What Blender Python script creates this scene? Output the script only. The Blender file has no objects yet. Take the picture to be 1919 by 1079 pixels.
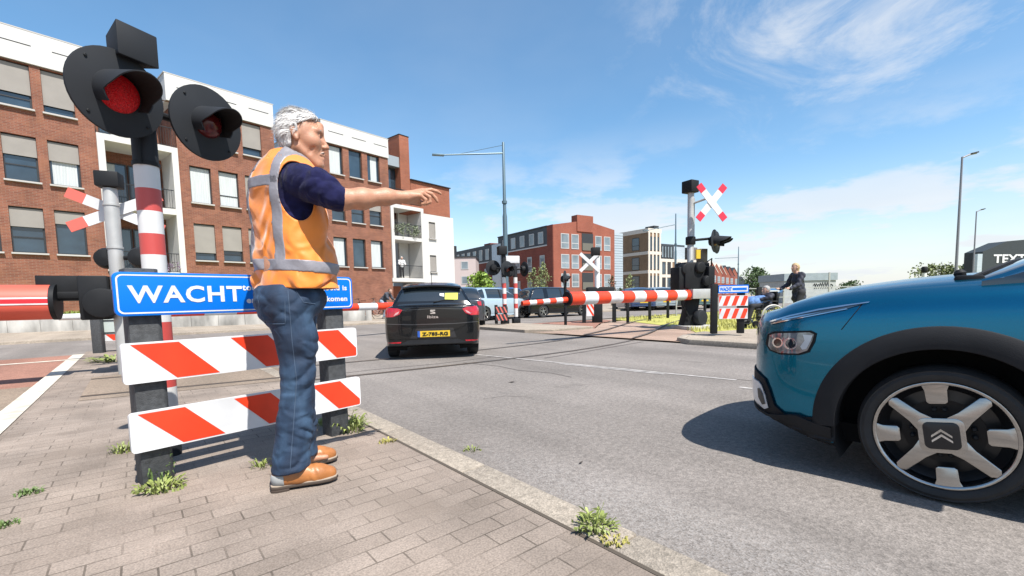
import bpy, bmesh, math, random
import numpy as np
from mathutils import Vector, Matrix, Euler
from mathutils.bvhtree import BVHTree
R = math.radians; PI = math.pi
S = bpy.context.scene
COL = S.collection
random.seed(7)
# ------------------------------------------------------------------ camera, sky, sun, exposure
F_PX, CX, CY, CAM_H = 845.0, 960.0, 624.0, 1.0
_p = math.atan((CY - 558.0) / F_PX); _r = math.atan(.0216)
_f = Vector((0, math.cos(_p), -math.sin(_p))); _rt = Vector((1, 0, 0)); _up = _rt.cross(_f)
CAM_R = _rt * math.cos(_r) - _up * math.sin(_r); CAM_U = _up * math.cos(_r) + _rt * math.sin(_r); CAM_F = _f
cam_d = bpy.data.cameras.new('camera'); cam = bpy.data.objects.new('camera', cam_d); COL.objects.link(cam)
cam.matrix_world = Matrix(((CAM_R.x, CAM_U.x, -CAM_F.x, 0), (CAM_R.y, CAM_U.y, -CAM_F.y, 0), (CAM_R.z, CAM_U.z, -CAM_F.z, CAM_H), (0, 0, 0, 1)))
cam_d.sensor_width = 36; cam_d.lens = F_PX / 1919 * 36; cam_d.shift_y = (CY - 539.5) / 1919
cam_d.clip_start = .05; cam_d.clip_end = 4000
S.camera = cam
SUN_H = Vector((.62, -.785)).normalized(); SUN_EL = R(57)
sun_d = bpy.data.lights.new('sun', 'SUN'); sun_d.energy = 5.0; sun_d.angle = R(.53); sun_d.color = (1, .955, .89)
sun = bpy.data.objects.new('sun', sun_d); COL.objects.link(sun)
_sd = Vector((SUN_H.x * math.cos(SUN_EL), SUN_H.y * math.cos(SUN_EL), math.sin(SUN_EL)))
sun.rotation_euler = _sd.to_track_quat('Z', 'Y').to_euler(); sun.location = _sd * 60
W = bpy.data.worlds.new('World'); S.world = W; W.use_nodes = True
def build_world():
    nt = W.node_tree; nt.nodes.clear(); N = nt.nodes.new; L = nt.links.new
    out = N('ShaderNodeOutputWorld'); bg = N('ShaderNodeBackground'); L(bg.outputs[0], out.inputs[0]); bg.inputs[1].default_value = .10
    sky = N('ShaderNodeTexSky'); sky.sky_type = 'NISHITA'; sky.sun_disc = False; sky.sun_elevation = SUN_EL
    sky.sun_rotation = math.atan2(SUN_H.x, SUN_H.y); sky.air_density = 1.0; sky.dust_density = .6; sky.ozone_density = 1.6
    hs = N('ShaderNodeHueSaturation'); hs.inputs['Saturation'].default_value = 1.17; hs.inputs['Value'].default_value = 1.22; hs.inputs['Hue'].default_value = .492; L(sky.outputs[0], hs.inputs['Color'])
    tc = N('ShaderNodeTexCoord'); sp = N('ShaderNodeSeparateXYZ'); L(tc.outputs['Generated'], sp.inputs[0])
    def mth(op, a, b=None, clamp=False):
        n = N('ShaderNodeMath'); n.operation = op; n.use_clamp = clamp
        for i, v in enumerate((a, b)):
            if v is None: continue
            if hasattr(v, 'links'): L(v, n.inputs[i])
            else: n.inputs[i].default_value = v
        return n.outputs[0]
    def ramp(v, a, b):
        n = N('ShaderNodeMapRange'); n.interpolation_type = 'SMOOTHSTEP'; L(v, n.inputs['Value'])
        n.inputs['From Min'].default_value = a; n.inputs['From Max'].default_value = b; return n.outputs[0]
    z = sp.outputs['Z']; zz = mth('ADD', mth('MAXIMUM', z, 0.0), .16)
    cmb = N('ShaderNodeCombineXYZ'); L(mth('DIVIDE', sp.outputs['X'], zz), cmb.inputs[0]); L(mth('DIVIDE', sp.outputs['Y'], zz), cmb.inputs[1])
    def noise(scale, detail, mp_scale=(1, 1, 1), loc=(0, 0, 0), rot=0, dist=0, rough=.55):
        m = N('ShaderNodeMapping'); m.inputs['Scale'].default_value = mp_scale; m.inputs['Location'].default_value = loc; m.inputs['Rotation'].default_value = (0, 0, rot)
        L(cmb.outputs[0], m.inputs[0]); n = N('ShaderNodeTexNoise'); n.inputs['Scale'].default_value = scale; n.inputs['Detail'].default_value = detail
        n.inputs['Roughness'].default_value = rough; n.inputs['Distortion'].default_value = dist; L(m.outputs[0], n.inputs['Vector']); return n.outputs[0]
    # low cumulus bank near the horizon
    cum = mth('MULTIPLY', ramp(noise(.95, 10, loc=(3.1, .4, 0), rough=.6), .44, .57), ramp(z, .36, .10))
    # high thin wisps to the right
    wis = mth('MULTIPLY', ramp(noise(1.5, 10, (1.0, .72, 1), (1.9, 2.1, 0), -.45, .9, .66), .45, .66), ramp(sp.outputs['X'], .10, .5))
    wis = mth('MULTIPLY', mth('MULTIPLY', wis, .75), ramp(z, .20, .42))
    thin = mth('MULTIPLY', ramp(noise(.45, 6, loc=(8, 3, 0)), .42, .75), .15)
    mask = mth('MAXIMUM', mth('MAXIMUM', mth('MULTIPLY', cum, .9), wis), thin)
    hz = ramp(z, .26, -.02)                                     # pale air low in the sky
    mask = mth('MAXIMUM', mask, mth('MULTIPLY', hz, .72), True)
    tone = N('ShaderNodeMix'); tone.data_type = 'RGBA'; L(noise(1.3, 5, loc=(5, 1, 0)), tone.inputs[0])
    tone.inputs[6].default_value = (4.5, 4.85, 5.3, 1); tone.inputs[7].default_value = (5.9, 5.95, 6.05, 1)
    mx = N('ShaderNodeMix'); mx.data_type = 'RGBA'; L(mask, mx.inputs[0]); L(hs.outputs[0], mx.inputs[6]); L(tone.outputs[2], mx.inputs[7])
    L(mx.outputs[2], bg.inputs[0])
build_world()
vs = S.view_settings; vs.view_transform = 'Standard'; vs.look = 'None'; vs.gamma = 1; vs.exposure = .76; vs.use_curve_mapping = False

# ------------------------------------------------------------------ helpers
def tag(o, label=None, cat=None, group=None, kind=None):
    if label: o['label'] = label
    if cat: o['category'] = cat
    if group: o['group'] = group
    if kind: o['kind'] = kind
    return o
def thing(name, label, cat, loc=(0, 0, 0), rz=0, group=None):
    o = bpy.data.objects.new(name, None); COL.objects.link(o); o.empty_display_size = .2
    o.location = loc; o.rotation_euler = (0, 0, rz); return tag(o, label, cat, group)
def dup(o, parent=None):
    c = o.copy(); COL.objects.link(c)
    if parent is not None: c.parent = parent
    for ch in o.children: dup(ch, c)
    return c
# pixel (of the 1919 px photograph) + depth -> world point; used only to look up where a thing stands
def D(px, py, Y):
    d = CAM_R * ((px - CX) / F_PX) - CAM_U * ((py - CY) / F_PX) + CAM_F
    return Vector((0, 0, CAM_H)) + d * (Y / d.y)
RD = Vector((-.64, .77)).normalized(); RN = Vector((RD.y, -RD.x)); RA = math.atan2(RN.y, RN.x)   # along / across the road
def ab(a, b, z=0): p = RD * a + RN * b; return Vector((p.x, p.y, z))

MATS = {}
ALB = .72                                                         # overall reflectance of matt surfaces
def M(name, col, rough=.6, metal=0, var=0., vscale=4., bump=0., bscale=60., coat=0., spec=.5, emit=0, sheen=0, alpha=1, stretch=None, trans=0):
    if name in MATS: return MATS[name]
    m = bpy.data.materials.new(name); m.use_nodes = True; MATS[name] = m
    if not metal: col = tuple(c * ALB for c in col)
    nt = m.node_tree; b = nt.nodes['Principled BSDF']; N = nt.nodes.new; L = nt.links.new
    b.inputs['Base Color'].default_value = (*col, 1); b.inputs['Roughness'].default_value = rough; b.inputs['Metallic'].default_value = metal
    b.inputs['Coat Weight'].default_value = coat; b.inputs['Coat Roughness'].default_value = .03; b.inputs['Specular IOR Level'].default_value = spec
    b.inputs['Sheen Weight'].default_value = sheen; b.inputs['Transmission Weight'].default_value = trans
    if emit: b.inputs['Emission Color'].default_value = (*col, 1); b.inputs['Emission Strength'].default_value = emit
    tc = N('ShaderNodeTexCoord'); src = tc.outputs['Object']
    if stretch:
        mp = N('ShaderNodeMapping'); mp.inputs['Scale'].default_value = stretch; L(src, mp.inputs[0]); src = mp.outputs[0]
    if var:
        n = N('ShaderNodeTexNoise'); n.inputs['Scale'].default_value = vscale; n.inputs['Detail'].default_value = 6; L(src, n.inputs['Vector'])
        r = N('ShaderNodeMapRange'); L(n.outputs[0], r.inputs['Value']); r.inputs['From Min'].default_value = .3; r.inputs['From Max'].default_value = .7
        r.inputs['To Min'].default_value = 1 - var; r.inputs['To Max'].default_value = 1 + var
        x = N('ShaderNodeVectorMath'); x.operation = 'SCALE'; x.inputs[0].default_value = col; L(r.outputs[0], x.inputs['Scale']); L(x.outputs[0], b.inputs['Base Color'])
    if bump:
        n = N('ShaderNodeTexNoise'); n.inputs['Scale'].default_value = bscale; n.inputs['Detail'].default_value = 5; L(src, n.inputs['Vector'])
        bp = N('ShaderNodeBump'); bp.inputs['Strength'].default_value = bump; bp.inputs['Distance'].default_value = .02; L(n.outputs[0], bp.inputs['Height']); L(bp.outputs[0], b.inputs['Normal'])
    return m
def crease(m, scale=9, strength=.5, dist=.02, stretch=(1, 1, 1), base=True):
    """cloth creases: ridged noise as bump, mixed with the fine weave already there"""
    nt = m.node_tree; b = nt.nodes['Principled BSDF']; N = nt.nodes.new; L = nt.links.new; tc = N('ShaderNodeTexCoord'); mp = N('ShaderNodeMapping'); mp.inputs['Scale'].default_value = stretch; mp.inputs['Rotation'].default_value = (.5, .6, .3); L(tc.outputs['Object'], mp.inputs[0])
    n = N('ShaderNodeTexNoise'); n.noise_type = 'RIDGED_MULTIFRACTAL'; n.normalize = True; n.inputs['Scale'].default_value = scale; n.inputs['Detail'].default_value = 3; n.inputs['Distortion'].default_value = .8; L(mp.outputs[0], n.inputs['Vector'])
    bp = N('ShaderNodeBump'); bp.inputs['Strength'].default_value = strength; bp.inputs['Distance'].default_value = dist; L(n.outputs[0], bp.inputs['Height'])
    if b.inputs['Normal'].links: L(b.inputs['Normal'].links[0].from_socket, bp.inputs['Normal'])
    L(bp.outputs[0], b.inputs['Normal']); return m
def M_brick(name, c1, c2, mortar, bw, rh, ms, rough=.85, swap=None, var=.25, vscale=.6, bump=.3, stain=None, offset=.5, fine=0):
    m = bpy.data.materials.new(name); m.use_nodes = True; MATS[name] = m
    c1, c2, mortar = [tuple(c * ALB for c in q) for q in (c1, c2, mortar)]; stain = tuple(c * ALB for c in stain) if stain else None
    nt = m.node_tree; b = nt.nodes['Principled BSDF']; N = nt.nodes.new; L = nt.links.new; b.inputs['Roughness'].default_value = rough
    b.inputs['Specular IOR Level'].default_value = .3
    tc = N('ShaderNodeTexCoord'); src = tc.outputs['Object']
    if swap:
        sp = N('ShaderNodeSeparateXYZ'); L(src, sp.inputs[0]); cb = N('ShaderNodeCombineXYZ')
        if swap == 'xyz':                       # any upright wall: run along x+y, courses up z
            ad = N('ShaderNodeMath'); ad.operation = 'ADD'; L(sp.outputs[0], ad.inputs[0]); L(sp.outputs[1], ad.inputs[1]); L(ad.outputs[0], cb.inputs[0]); L(sp.outputs[2], cb.inputs[1])
        src = cb.outputs[0]
    t = N('ShaderNodeTexBrick'); L(src, t.inputs['Vector']); t.offset = offset
    if fine:
        nj = N('ShaderNodeTexNoise'); nj.inputs['Scale'].default_value = 3.2; nj.inputs['Detail'].default_value = 6; L(tc.outputs['Object'], nj.inputs['Vector']); rj = N('ShaderNodeMapRange'); L(nj.outputs[0], rj.inputs['Value']); rj.inputs['From Min'].default_value = .42; rj.inputs['From Max'].default_value = .60
        mj_ = N('ShaderNodeMix'); mj_.data_type = 'RGBA'; L(rj.outputs[0], mj_.inputs[0]); mj_.inputs[6].default_value = (*c2, 1); mj_.inputs[7].default_value = (*[q * .72 for q in mortar], 1); L(mj_.outputs[2], t.inputs['Mortar'])
    t.inputs['Color1'].default_value = (*c1, 1); t.inputs['Color2'].default_value = (*c2, 1); t.inputs['Mortar'].default_value = (*mortar, 1)
    t.inputs['Scale'].default_value = 1; t.inputs['Brick Width'].default_value = bw; t.inputs['Row Height'].default_value = rh; t.inputs['Mortar Size'].default_value = ms; t.inputs['Mortar Smooth'].default_value = .3
    n = N('ShaderNodeTexNoise'); n.inputs['Scale'].default_value = vscale; n.inputs['Detail'].default_value = 8; L(tc.outputs['Object'], n.inputs['Vector'])
    r = N('ShaderNodeMapRange'); L(n.outputs[0], r.inputs['Value']); r.inputs['From Min'].default_value = .3; r.inputs['From Max'].default_value = .7; r.inputs['To Min'].default_value = 1 - var; r.inputs['To Max'].default_value = 1 + var
    x = N('ShaderNodeVectorMath'); x.operation = 'SCALE'; L(t.outputs['Color'], x.inputs[0]); L(r.outputs[0], x.inputs['Scale']); col = x.outputs[0]
    if fine:
        n3 = N('ShaderNodeTexNoise'); n3.inputs['Scale'].default_value = 140; n3.inputs['Detail'].default_value = 4; L(tc.outputs['Object'], n3.inputs['Vector'])
        r3 = N('ShaderNodeMapRange'); L(n3.outputs[0], r3.inputs['Value']); r3.inputs['From Min'].default_value = .3; r3.inputs['From Max'].default_value = .7; r3.inputs['To Min'].default_value = 1 - fine; r3.inputs['To Max'].default_value = 1 + fine
        x3 = N('ShaderNodeVectorMath'); x3.operation = 'SCALE'; L(col, x3.inputs[0]); L(r3.outputs[0], x3.inputs['Scale']); col = x3.outputs[0]
    if stain:
        n2 = N('ShaderNodeTexNoise'); n2.inputs['Scale'].default_value = 1.7; n2.inputs['Detail'].default_value = 7; L(tc.outputs['Object'], n2.inputs['Vector'])
        r2 = N('ShaderNodeMapRange'); L(n2.outputs[0], r2.inputs['Value']); r2.inputs['From Min'].default_value = .52; r2.inputs['From Max'].default_value = .72
        r2.inputs['To Max'].default_value = .55
        mx = N('ShaderNodeMix'); mx.data_type = 'RGBA'; L(r2.outputs[0], mx.inputs[0]); L(col, mx.inputs[6]); mx.inputs[7].default_value = (*stain, 1); col = mx.outputs[2]
    L(col, b.inputs['Base Color'])
    bp = N('ShaderNodeBump'); bp.inputs['Strength'].default_value = bump; bp.inputs['Distance'].default_value = .01; bp.invert = True
    L(t.outputs['Fac'], bp.inputs['Height']); L(bp.outputs[0], b.inputs['Normal'])
    return m

class MB:
    """collects shapes, then links them as ONE mesh object"""
    def __init__(s): s.v = []; s.f = []; s.mi = []; s.k = 0; s.m = Matrix.Identity(4)
    def add(s, vs, fs):
        k = len(s.v); s.v += [s.m @ Vector(p) for p in vs]; s.f += [tuple(i + k for i in f) for f in fs]; s.mi += [s.k] * len(fs); return s
    def box(s, c, d, rz=0, rot=None):
        x, y, z = d[0] / 2, d[1] / 2, d[2] / 2; q = rot if rot is not None else Matrix.Rotation(rz, 3, 'Z')
        P = [Vector(c) + q @ Vector((sx * x, sy * y, sz * z)) for sz in (-1, 1) for sx, sy in ((-1, -1), (1, -1), (1, 1), (-1, 1))]
        return s.add(P, [(3, 2, 1, 0), (4, 5, 6, 7), (0, 1, 5, 4), (1, 2, 6, 5), (2, 3, 7, 6), (3, 0, 4, 7)])
    def quad(s, a, b, c, d): return s.add([a, b, c, d], [(0, 1, 2, 3)])
    def prism(s, poly, o, ex, ey, dv):          # polygon in the plane o + x ex + y ey, thickened by vector dv
        o, ex, ey, dv = Vector(o), Vector(ex), Vector(ey), Vector(dv); n = len(poly)
        P = [o + ex * p[0] + ey * p[1] for p in poly]; P += [p + dv for p in P]
        fs = [tuple(range(n - 1, -1, -1)), tuple(range(n, 2 * n))] + [(i, (i + 1) % n, (i + 1) % n + n, i + n) for i in range(n)]
        if ex.cross(ey).dot(dv) < 0: fs = [f[::-1] for f in fs]
        return s.add(P, fs)
    def loft(s, rings, cap=True, closed=True):
        n = len(rings[0]); P = [p for r in rings for p in r]; fs = []
        for i in range(len(rings) - 1):
            for j in range(n if closed else n - 1):
                k = (j + 1) % n; fs.append((i * n + j, i * n + k, (i + 1) * n + k, (i + 1) * n + j))
        if cap: fs.append(tuple(range(n - 1, -1, -1))); fs.append(tuple(range((len(rings) - 1) * n, len(rings) * n)))
        return s.add(P, fs)
    def tube(s, pts, r, n=10, cap=True):
        pts = [Vector(p) for p in pts]; rs = r if isinstance(r, (list, tuple)) else [r] * len(pts); rings = []; ref = None
        for i, p in enumerate(pts):
            t = (pts[min(i + 1, len(pts) - 1)] - pts[max(i - 1, 0)]).normalized()
            if ref is None: ref = Vector((0, 0, 1)) if abs(t.z) < .9 else Vector((1, 0, 0))
            a = (ref - t * ref.dot(t)).normalized(); ref = a; b = t.cross(a)
            rings.append([p + (a * math.cos(2 * PI * j / n) + b * math.sin(2 * PI * j / n)) * rs[i] for j in range(n)])
        return s.loft(rings, cap)
    def lathe(s, prof, o=(0, 0, 0), ax=(0, 0, 1), n=24, cap=True, a0=0, a1=2 * PI):
        ax = Vector(ax).normalized(); e = Vector((0, 0, 1)) if abs(ax.z) < .9 else Vector((1, 0, 0)); a = (e - ax * e.dot(ax)).normalized(); b = ax.cross(a); o = Vector(o)
        full = abs(a1 - a0 - 2 * PI) < 1e-6; k = n if full else n + 1
        rings = [[o + ax * h + (a * math.cos(a0 + (a1 - a0) * j / n) + b * math.sin(a0 + (a1 - a0) * j / n)) * max(r, 1e-4) for j in range(k)] for r, h in prof]
        return s.loft(rings, cap and full, full)
    def build(s, name, mat, parent=None, bevel=0, smooth=35, loc=None, rz=0, seg=2):
        me = bpy.data.meshes.new(name); me.from_pydata([tuple(p) for p in s.v], [], s.f)
        if len(s.mi) == len(s.f) and any(s.mi): me.polygons.foreach_set('material_index', s.mi)
        me.update()
        bm = bmesh.new(); bm.from_mesh(me)
        if bevel:
            bm.normal_update()
            es = [e for e in bm.edges if len(e.link_faces) == 2 and e.calc_face_angle(0) > R(30)]
            bmesh.ops.bevel(bm, geom=es, offset=bevel, segments=seg, profile=.5, affect='EDGES', clamp_overlap=True)
        bmesh.ops.recalc_face_normals(bm, faces=bm.faces); bm.to_mesh(me); bm.free()
        if smooth:
            me.polygons.foreach_set('use_smooth', [True] * len(me.polygons)); me.set_sharp_from_angle(angle=R(smooth))
        [me.materials.append(q) for q in (mat if isinstance(mat, (list, tuple)) else [mat])]; o = bpy.data.objects.new(name, me); COL.objects.link(o)
        if parent is not None: o.parent = parent
        if loc is not None: o.location = loc
        if rz: o.rotation_euler.z = rz
        return o
def text_mesh(body, size, bold=0, depth=.001, align='LEFT', spacing=1.0):
    c = bpy.data.curves.new('lettering', 'FONT'); c.body = body; c.size = size; c.offset = bold; c.extrude = depth; c.align_x = align; c.space_character = spacing; c.resolution_u = 3
    o = bpy.data.objects.new('lettering', c); COL.objects.link(o); dg = bpy.context.evaluated_depsgraph_get(); dg.update()
    me = bpy.data.meshes.new_from_object(o.evaluated_get(dg)); bpy.data.objects.remove(o); bpy.data.curves.remove(c); return me
def lettering(body, size, mat, parent, o, ex, ey, bold=0, align='LEFT', width=None, depth=.001, name='lettering', height=None, spacing=1.0):
    me = text_mesh(body, size, bold, depth, align, spacing); ex, ey = Vector(ex).normalized(), Vector(ey).normalized(); ez = ex.cross(ey)
    xs = [v.co.x for v in me.vertices]; ys = [v.co.y for v in me.vertices]; sx = width / (max(xs) - min(xs)) if width else 1; sy = height / (max(ys) - min(ys)) if height else 1
    x0 = min(xs) if align == 'LEFT' else max(xs) if align == 'RIGHT' else (min(xs) + max(xs)) / 2
    for v in me.vertices: v.co = ex * ((v.co.x - x0) * sx) + ey * ((v.co.y - min(ys)) * sy) + ez * v.co.z
    me.materials.clear(); me.materials.append(mat); ob = bpy.data.objects.new(name, me); COL.objects.link(ob); ob.parent = parent; ob.location = o; return ob
# ------------------------------------------------------------------ materials of the place
def M_asphalt(name, col, spk=.22, worn=None, worn_amt=.22, rough=.9):
    m = M(name, col, rough, spec=.3); nt = m.node_tree; b = nt.nodes['Principled BSDF']; N = nt.nodes.new; L = nt.links.new
    tc = N('ShaderNodeTexCoord'); n1 = N('ShaderNodeTexNoise'); n1.inputs['Scale'].default_value = .55; n1.inputs['Detail'].default_value = 8; n1.inputs['Roughness'].default_value = .6; L(tc.outputs['Object'], n1.inputs['Vector'])
    n2 = N('ShaderNodeTexVoronoi'); n2.inputs['Scale'].default_value = 130; L(tc.outputs['Object'], n2.inputs['Vector'])
    n3 = N('ShaderNodeTexNoise'); n3.inputs['Scale'].default_value = 28; n3.inputs['Detail'].default_value = 6; L(tc.outputs['Object'], n3.inputs['Vector'])
    def rng(src, a, b_, lo, hi):
        r = N('ShaderNodeMapRange'); L(src, r.inputs['Value']); r.inputs['From Min'].default_value = a; r.inputs['From Max'].default_value = b_; r.inputs['To Min'].default_value = lo; r.inputs['To Max'].default_value = hi; return r.outputs[0]
    sp = N('ShaderNodeSeparateXYZ'); L(n2.outputs['Color'], sp.inputs[0])
    f = N('ShaderNodeMath'); f.operation = 'MULTIPLY'; L(rng(n1.outputs[0], .3, .7, .82, 1.16), f.inputs[0]); L(rng(sp.outputs[0], 0, 1, 1 - spk, 1 + spk), f.inputs[1])
    g = N('ShaderNodeMath'); g.operation = 'MULTIPLY'; L(f.outputs[0], g.inputs[0]); L(rng(n3.outputs[0], .3, .7, .82, 1.18), g.inputs[1])
    mp = N('ShaderNodeMapping'); mp.inputs['Scale'].default_value = (1.5, .045, 1); L(tc.outputs['Object'], mp.inputs[0]); n4 = N('ShaderNodeTexNoise'); n4.inputs['Scale'].default_value = 1.0; n4.inputs['Detail'].default_value = 4; L(mp.outputs[0], n4.inputs['Vector'])
    g2 = N('ShaderNodeMath'); g2.operation = 'MULTIPLY'; L(g.outputs[0], g2.inputs[0]); L(rng(n4.outputs[0], .35, .65, .86, 1.10), g2.inputs[1]); g = g2
    n5 = N('ShaderNodeTexNoise'); n5.inputs['Scale'].default_value = 1.9; n5.inputs['Detail'].default_value = 3; n5.inputs['Distortion'].default_value = .6; L(tc.outputs['Object'], n5.inputs['Vector'])
    g3 = N('ShaderNodeMath'); g3.operation = 'MULTIPLY'; L(g.outputs[0], g3.inputs[0]); L(rng(n5.outputs[0], .66, .74, 1.0, .80), g3.inputs[1]); g = g3
    x = N('ShaderNodeVectorMath'); x.operation = 'SCALE'; x.inputs[0].default_value = tuple(q * ALB for q in col); L(g.outputs[0], x.inputs['Scale']); c = x.outputs[0]
    if worn:                                                      # pale grit along the kerb: worn-off paint, broken by noise
        s2 = N('ShaderNodeSeparateXYZ'); L(tc.outputs['Object'], s2.inputs[0])
        d = N('ShaderNodeMath'); d.operation = 'SUBTRACT'; L(s2.outputs[0], d.inputs[0]); d.inputs[1].default_value = worn[0]
        a = N('ShaderNodeMath'); a.operation = 'ABSOLUTE'; L(d.outputs[0], a.inputs[0])
        w = N('ShaderNodeMath'); w.operation = 'MULTIPLY'; L(rng(a.outputs[0], worn[1], 0, 0, 1), w.inputs[0]); L(rng(s2.outputs[1], worn[2], worn[2] - 1.2, 0, 1), w.inputs[1])
        w2 = N('ShaderNodeMath'); w2.operation = 'MULTIPLY'; w2.use_clamp = True; L(w.outputs[0], w2.inputs[0]); L(rng(sp.outputs[1], .35, .9, 0, 1.6), w2.inputs[1])
        w3 = N('ShaderNodeMath'); w3.operation = 'MULTIPLY'; L(w2.outputs[0], w3.inputs[0]); w3.inputs[1].default_value = worn_amt
        mx = N('ShaderNodeMix'); mx.data_type = 'RGBA'; L(w3.outputs[0], mx.inputs[0]); L(c, mx.inputs[6]); mx.inputs[7].default_value = (.46, .44, .42, 1); c = mx.outputs[2]
    L(c, b.inputs['Base Color'])
    bp = N('ShaderNodeBump'); bp.inputs['Strength'].default_value = .35; bp.inputs['Distance'].default_value = .006; L(n2.outputs['Distance'], bp.inputs['Height']); L(bp.outputs[0], b.inputs['Normal'])
    return m
m_road = M_asphalt('asphalt', (.262, .234, .212), worn=(1.72, .38, 2.7))
m_road2 = M_asphalt('far asphalt', (.30, .27, .245))
m_red = M_asphalt('red asphalt', (.36, .185, .135))
m_bed = M_asphalt('track asphalt', (.30, .235, .178))
m_sand = M_asphalt('sandy paving', (.42, .355, .285), .2)
m_pave = M_brick('concrete pavers', (.335, .275, .228), (.29, .236, .194), (.20, .162, .13), .20, .10, .0040, var=.26, vscale=2.2, bump=.35, stain=(.25, .20, .16), fine=.28)
m_kerb = M_asphalt('kerb stone', (.40, .345, .28), .22)
m_joint = M('kerb joint', (.10, .08, .06), .9)
m_line = M('road paint', (.72, .66, .55), .7, var=.25, vscale=7)
m_steel = M('rail steel', (.22, .17, .13), .45, .7, var=.3, vscale=3)
m_groove = M('flangeway', (.085, .07, .06), .9)
m_brick = M_brick('red brick', (.315, .118, .070), (.215, .074, .046), (.30, .20, .15), .23, .068, .008, swap='xyz', var=.22, vscale=1.1, stain=(.36, .155, .085))
m_brick2 = M_brick('orange brick', (.40, .125, .062), (.32, .095, .05), (.33, .20, .15), .23, .068, .008, swap='xyz', var=.15)
m_white = M('white render', (.72, .705, .67), .8, var=.06, vscale=1.2)
m_whitepanel = M('white panel', (.70, .69, .665), .7, var=.05, vscale=.8)
m_frame = M('dark window frame', (.035, .038, .042), .45)
m_glass = M('window glass', (.035, .06, .085), .04, spec=1.0, var=.35, vscale=.9)
m_blind = M('roller blind', (.34, .315, .285), .8, var=.05, vscale=2)
m_curtain = M('curtain', (.62, .66, .66), .8, var=.12, vscale=3, stretch=(6, 6, .3))
m_sill = M('stone sill', (.55, .53, .5), .7)
m_dark = M('dark metal', (.028, .03, .034), .55, 0, spec=.25)
m_black = M('black plastic', (.013, .014, .016), .6, var=.2, vscale=6, spec=.22)
m_grey = M('galvanised metal', (.40, .40, .39), .5, .35, var=.12, vscale=5)
m_greypost = M('grey recycled plastic', (.062, .066, .07), .75, var=.35, vscale=38, bump=.25, bscale=160)
m_redw = M('signal red', (.92, .060, .016), .42, var=.13, vscale=6)
m_wht = M('sign white', (.82, .83, .84), .4, var=.16, vscale=3.5)
m_pink = M('faded red', (.78, .17, .13), .5)
m_blue = M('sign blue', (.0, .19, .80), .45, var=.04, vscale=3, spec=.2)
m_leaf = M('leaf', (.075, .14, .025), .6, var=.45, vscale=9)
m_leafy = M('yellow green leaf', (.20, .26, .035), .6, var=.4, vscale=9)
m_leafd = M('dark leaf', (.045, .085, .025), .6, var=.45, vscale=5)
m_bark = M('bark', (.12, .09, .065), .9, var=.3)
m_concrete = M('weathered concrete', (.50, .485, .45), .85, var=.45, vscale=1.3, stretch=(1.6, 1.6, .6), bump=.2, bscale=30)

# ------------------------------------------------------------------ ground, road, pavements  (local frame: x = across the road, y = along it)
def flat(name, poly, z, mat, thick=0, label=None):
    mb = MB()
    if thick: mb.prism(poly, (0, 0, z - thick), (1, 0, 0), (0, 1, 0), (0, 0, thick))
    else: mb.add([(x, y, z) for x, y in poly], [tuple(range(len(poly)))])
    o = mb.build(name, mat, smooth=0, bevel=.012 if thick else 0); o.rotation_euler.z = RA; return tag(o, kind='structure')
def arc(cx, cy, r, a0, a1, n=8): return [(cx + r * math.cos(R(a0 + (a1 - a0) * i / n)), cy + r * math.sin(R(a0 + (a1 - a0) * i / n))) for i in range(n + 1)]
flat('ground', [(-1500, -1500), (1500, -1500), (1500, 1500), (-1500, 1500)], -.03, m_sand)
flat('road', [(1.40, -14), (8.5, -14), (8.5, 13.0), (70, 10), (70, 16.2), (8.5, 18.6), (-60, 18.6), (-60, 13.0), (1.40, 13.0)], 0, m_road)
K0 = 1.45                                                        # road edge of the near kerb
flat('pavement', [(-.86, -7), (1.28, -7), (1.28, 12.0)] + arc(.3, 12.0, .98, 0, 90, 5) + [(-.86, 12.98)], .07, m_pave, .16)
mk = MB(); mj = MB(); random.seed(3); a = -7.0
while a < 12:
    mk.box(((1.285 + K0) / 2, a + .498, -.01), (K0 - 1.285, .994, .168)); a += 1.0
tag(mk.build('kerb', m_kerb, bevel=.012, rz=RA), kind='structure')
flat('kerb_joint', [(1.268, -7), (1.287, -7), (1.287, 12), (1.268, 12)], .0725, m_joint)
flat('bike_path', [(-5.2, -9), (-.865, -9), (-.865, 13.0), (-5.2, 13.0)], .012, m_red, 0)
flat('verge_paving', [(-40, -9), (-5.21, -9), (-5.21, 13.0), (-40, 13.0)], .02, m_sand)
mk = MB()
for b0, b1, a0, a1 in ((-1.0, -.83, -5, 12.2), (-7, -.94, 11.75, 11.92), (-4.6, -1.75, 6.6, 6.78), (-2.6, -2.3, 4.2, 6.3)):
    mk.quad((b0, a0, .078 if b1 > -.9 else .018), (b1, a0, .078 if b1 > -.9 else .018), (b1, a1, .078 if b1 > -.9 else .018), (b0, a1, .078 if b1 > -.9 else .018))
o = mk.build('path_marking', m_line, smooth=0, rz=RA); tag(o, kind='structure')
mk = MB()
for a0, a1, b0, db in ((2.3, 6.6, 5.22, -.145), (3.1, 4.7, 5.02, -.145), (-3, 2.1, 5.35, -.1)):
    mk.quad((b0, a0, .004), (b0 + .06, a0, .004), (b0 + .06 + db * (a1 - a0), a1, .004), (b0 + db * (a1 - a0), a1, .004))
tag(mk.build('road_marking', M('worn paint', (.45, .42, .395), .8, var=.35, vscale=9), smooth=0, rz=RA), kind='structure')
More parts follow.
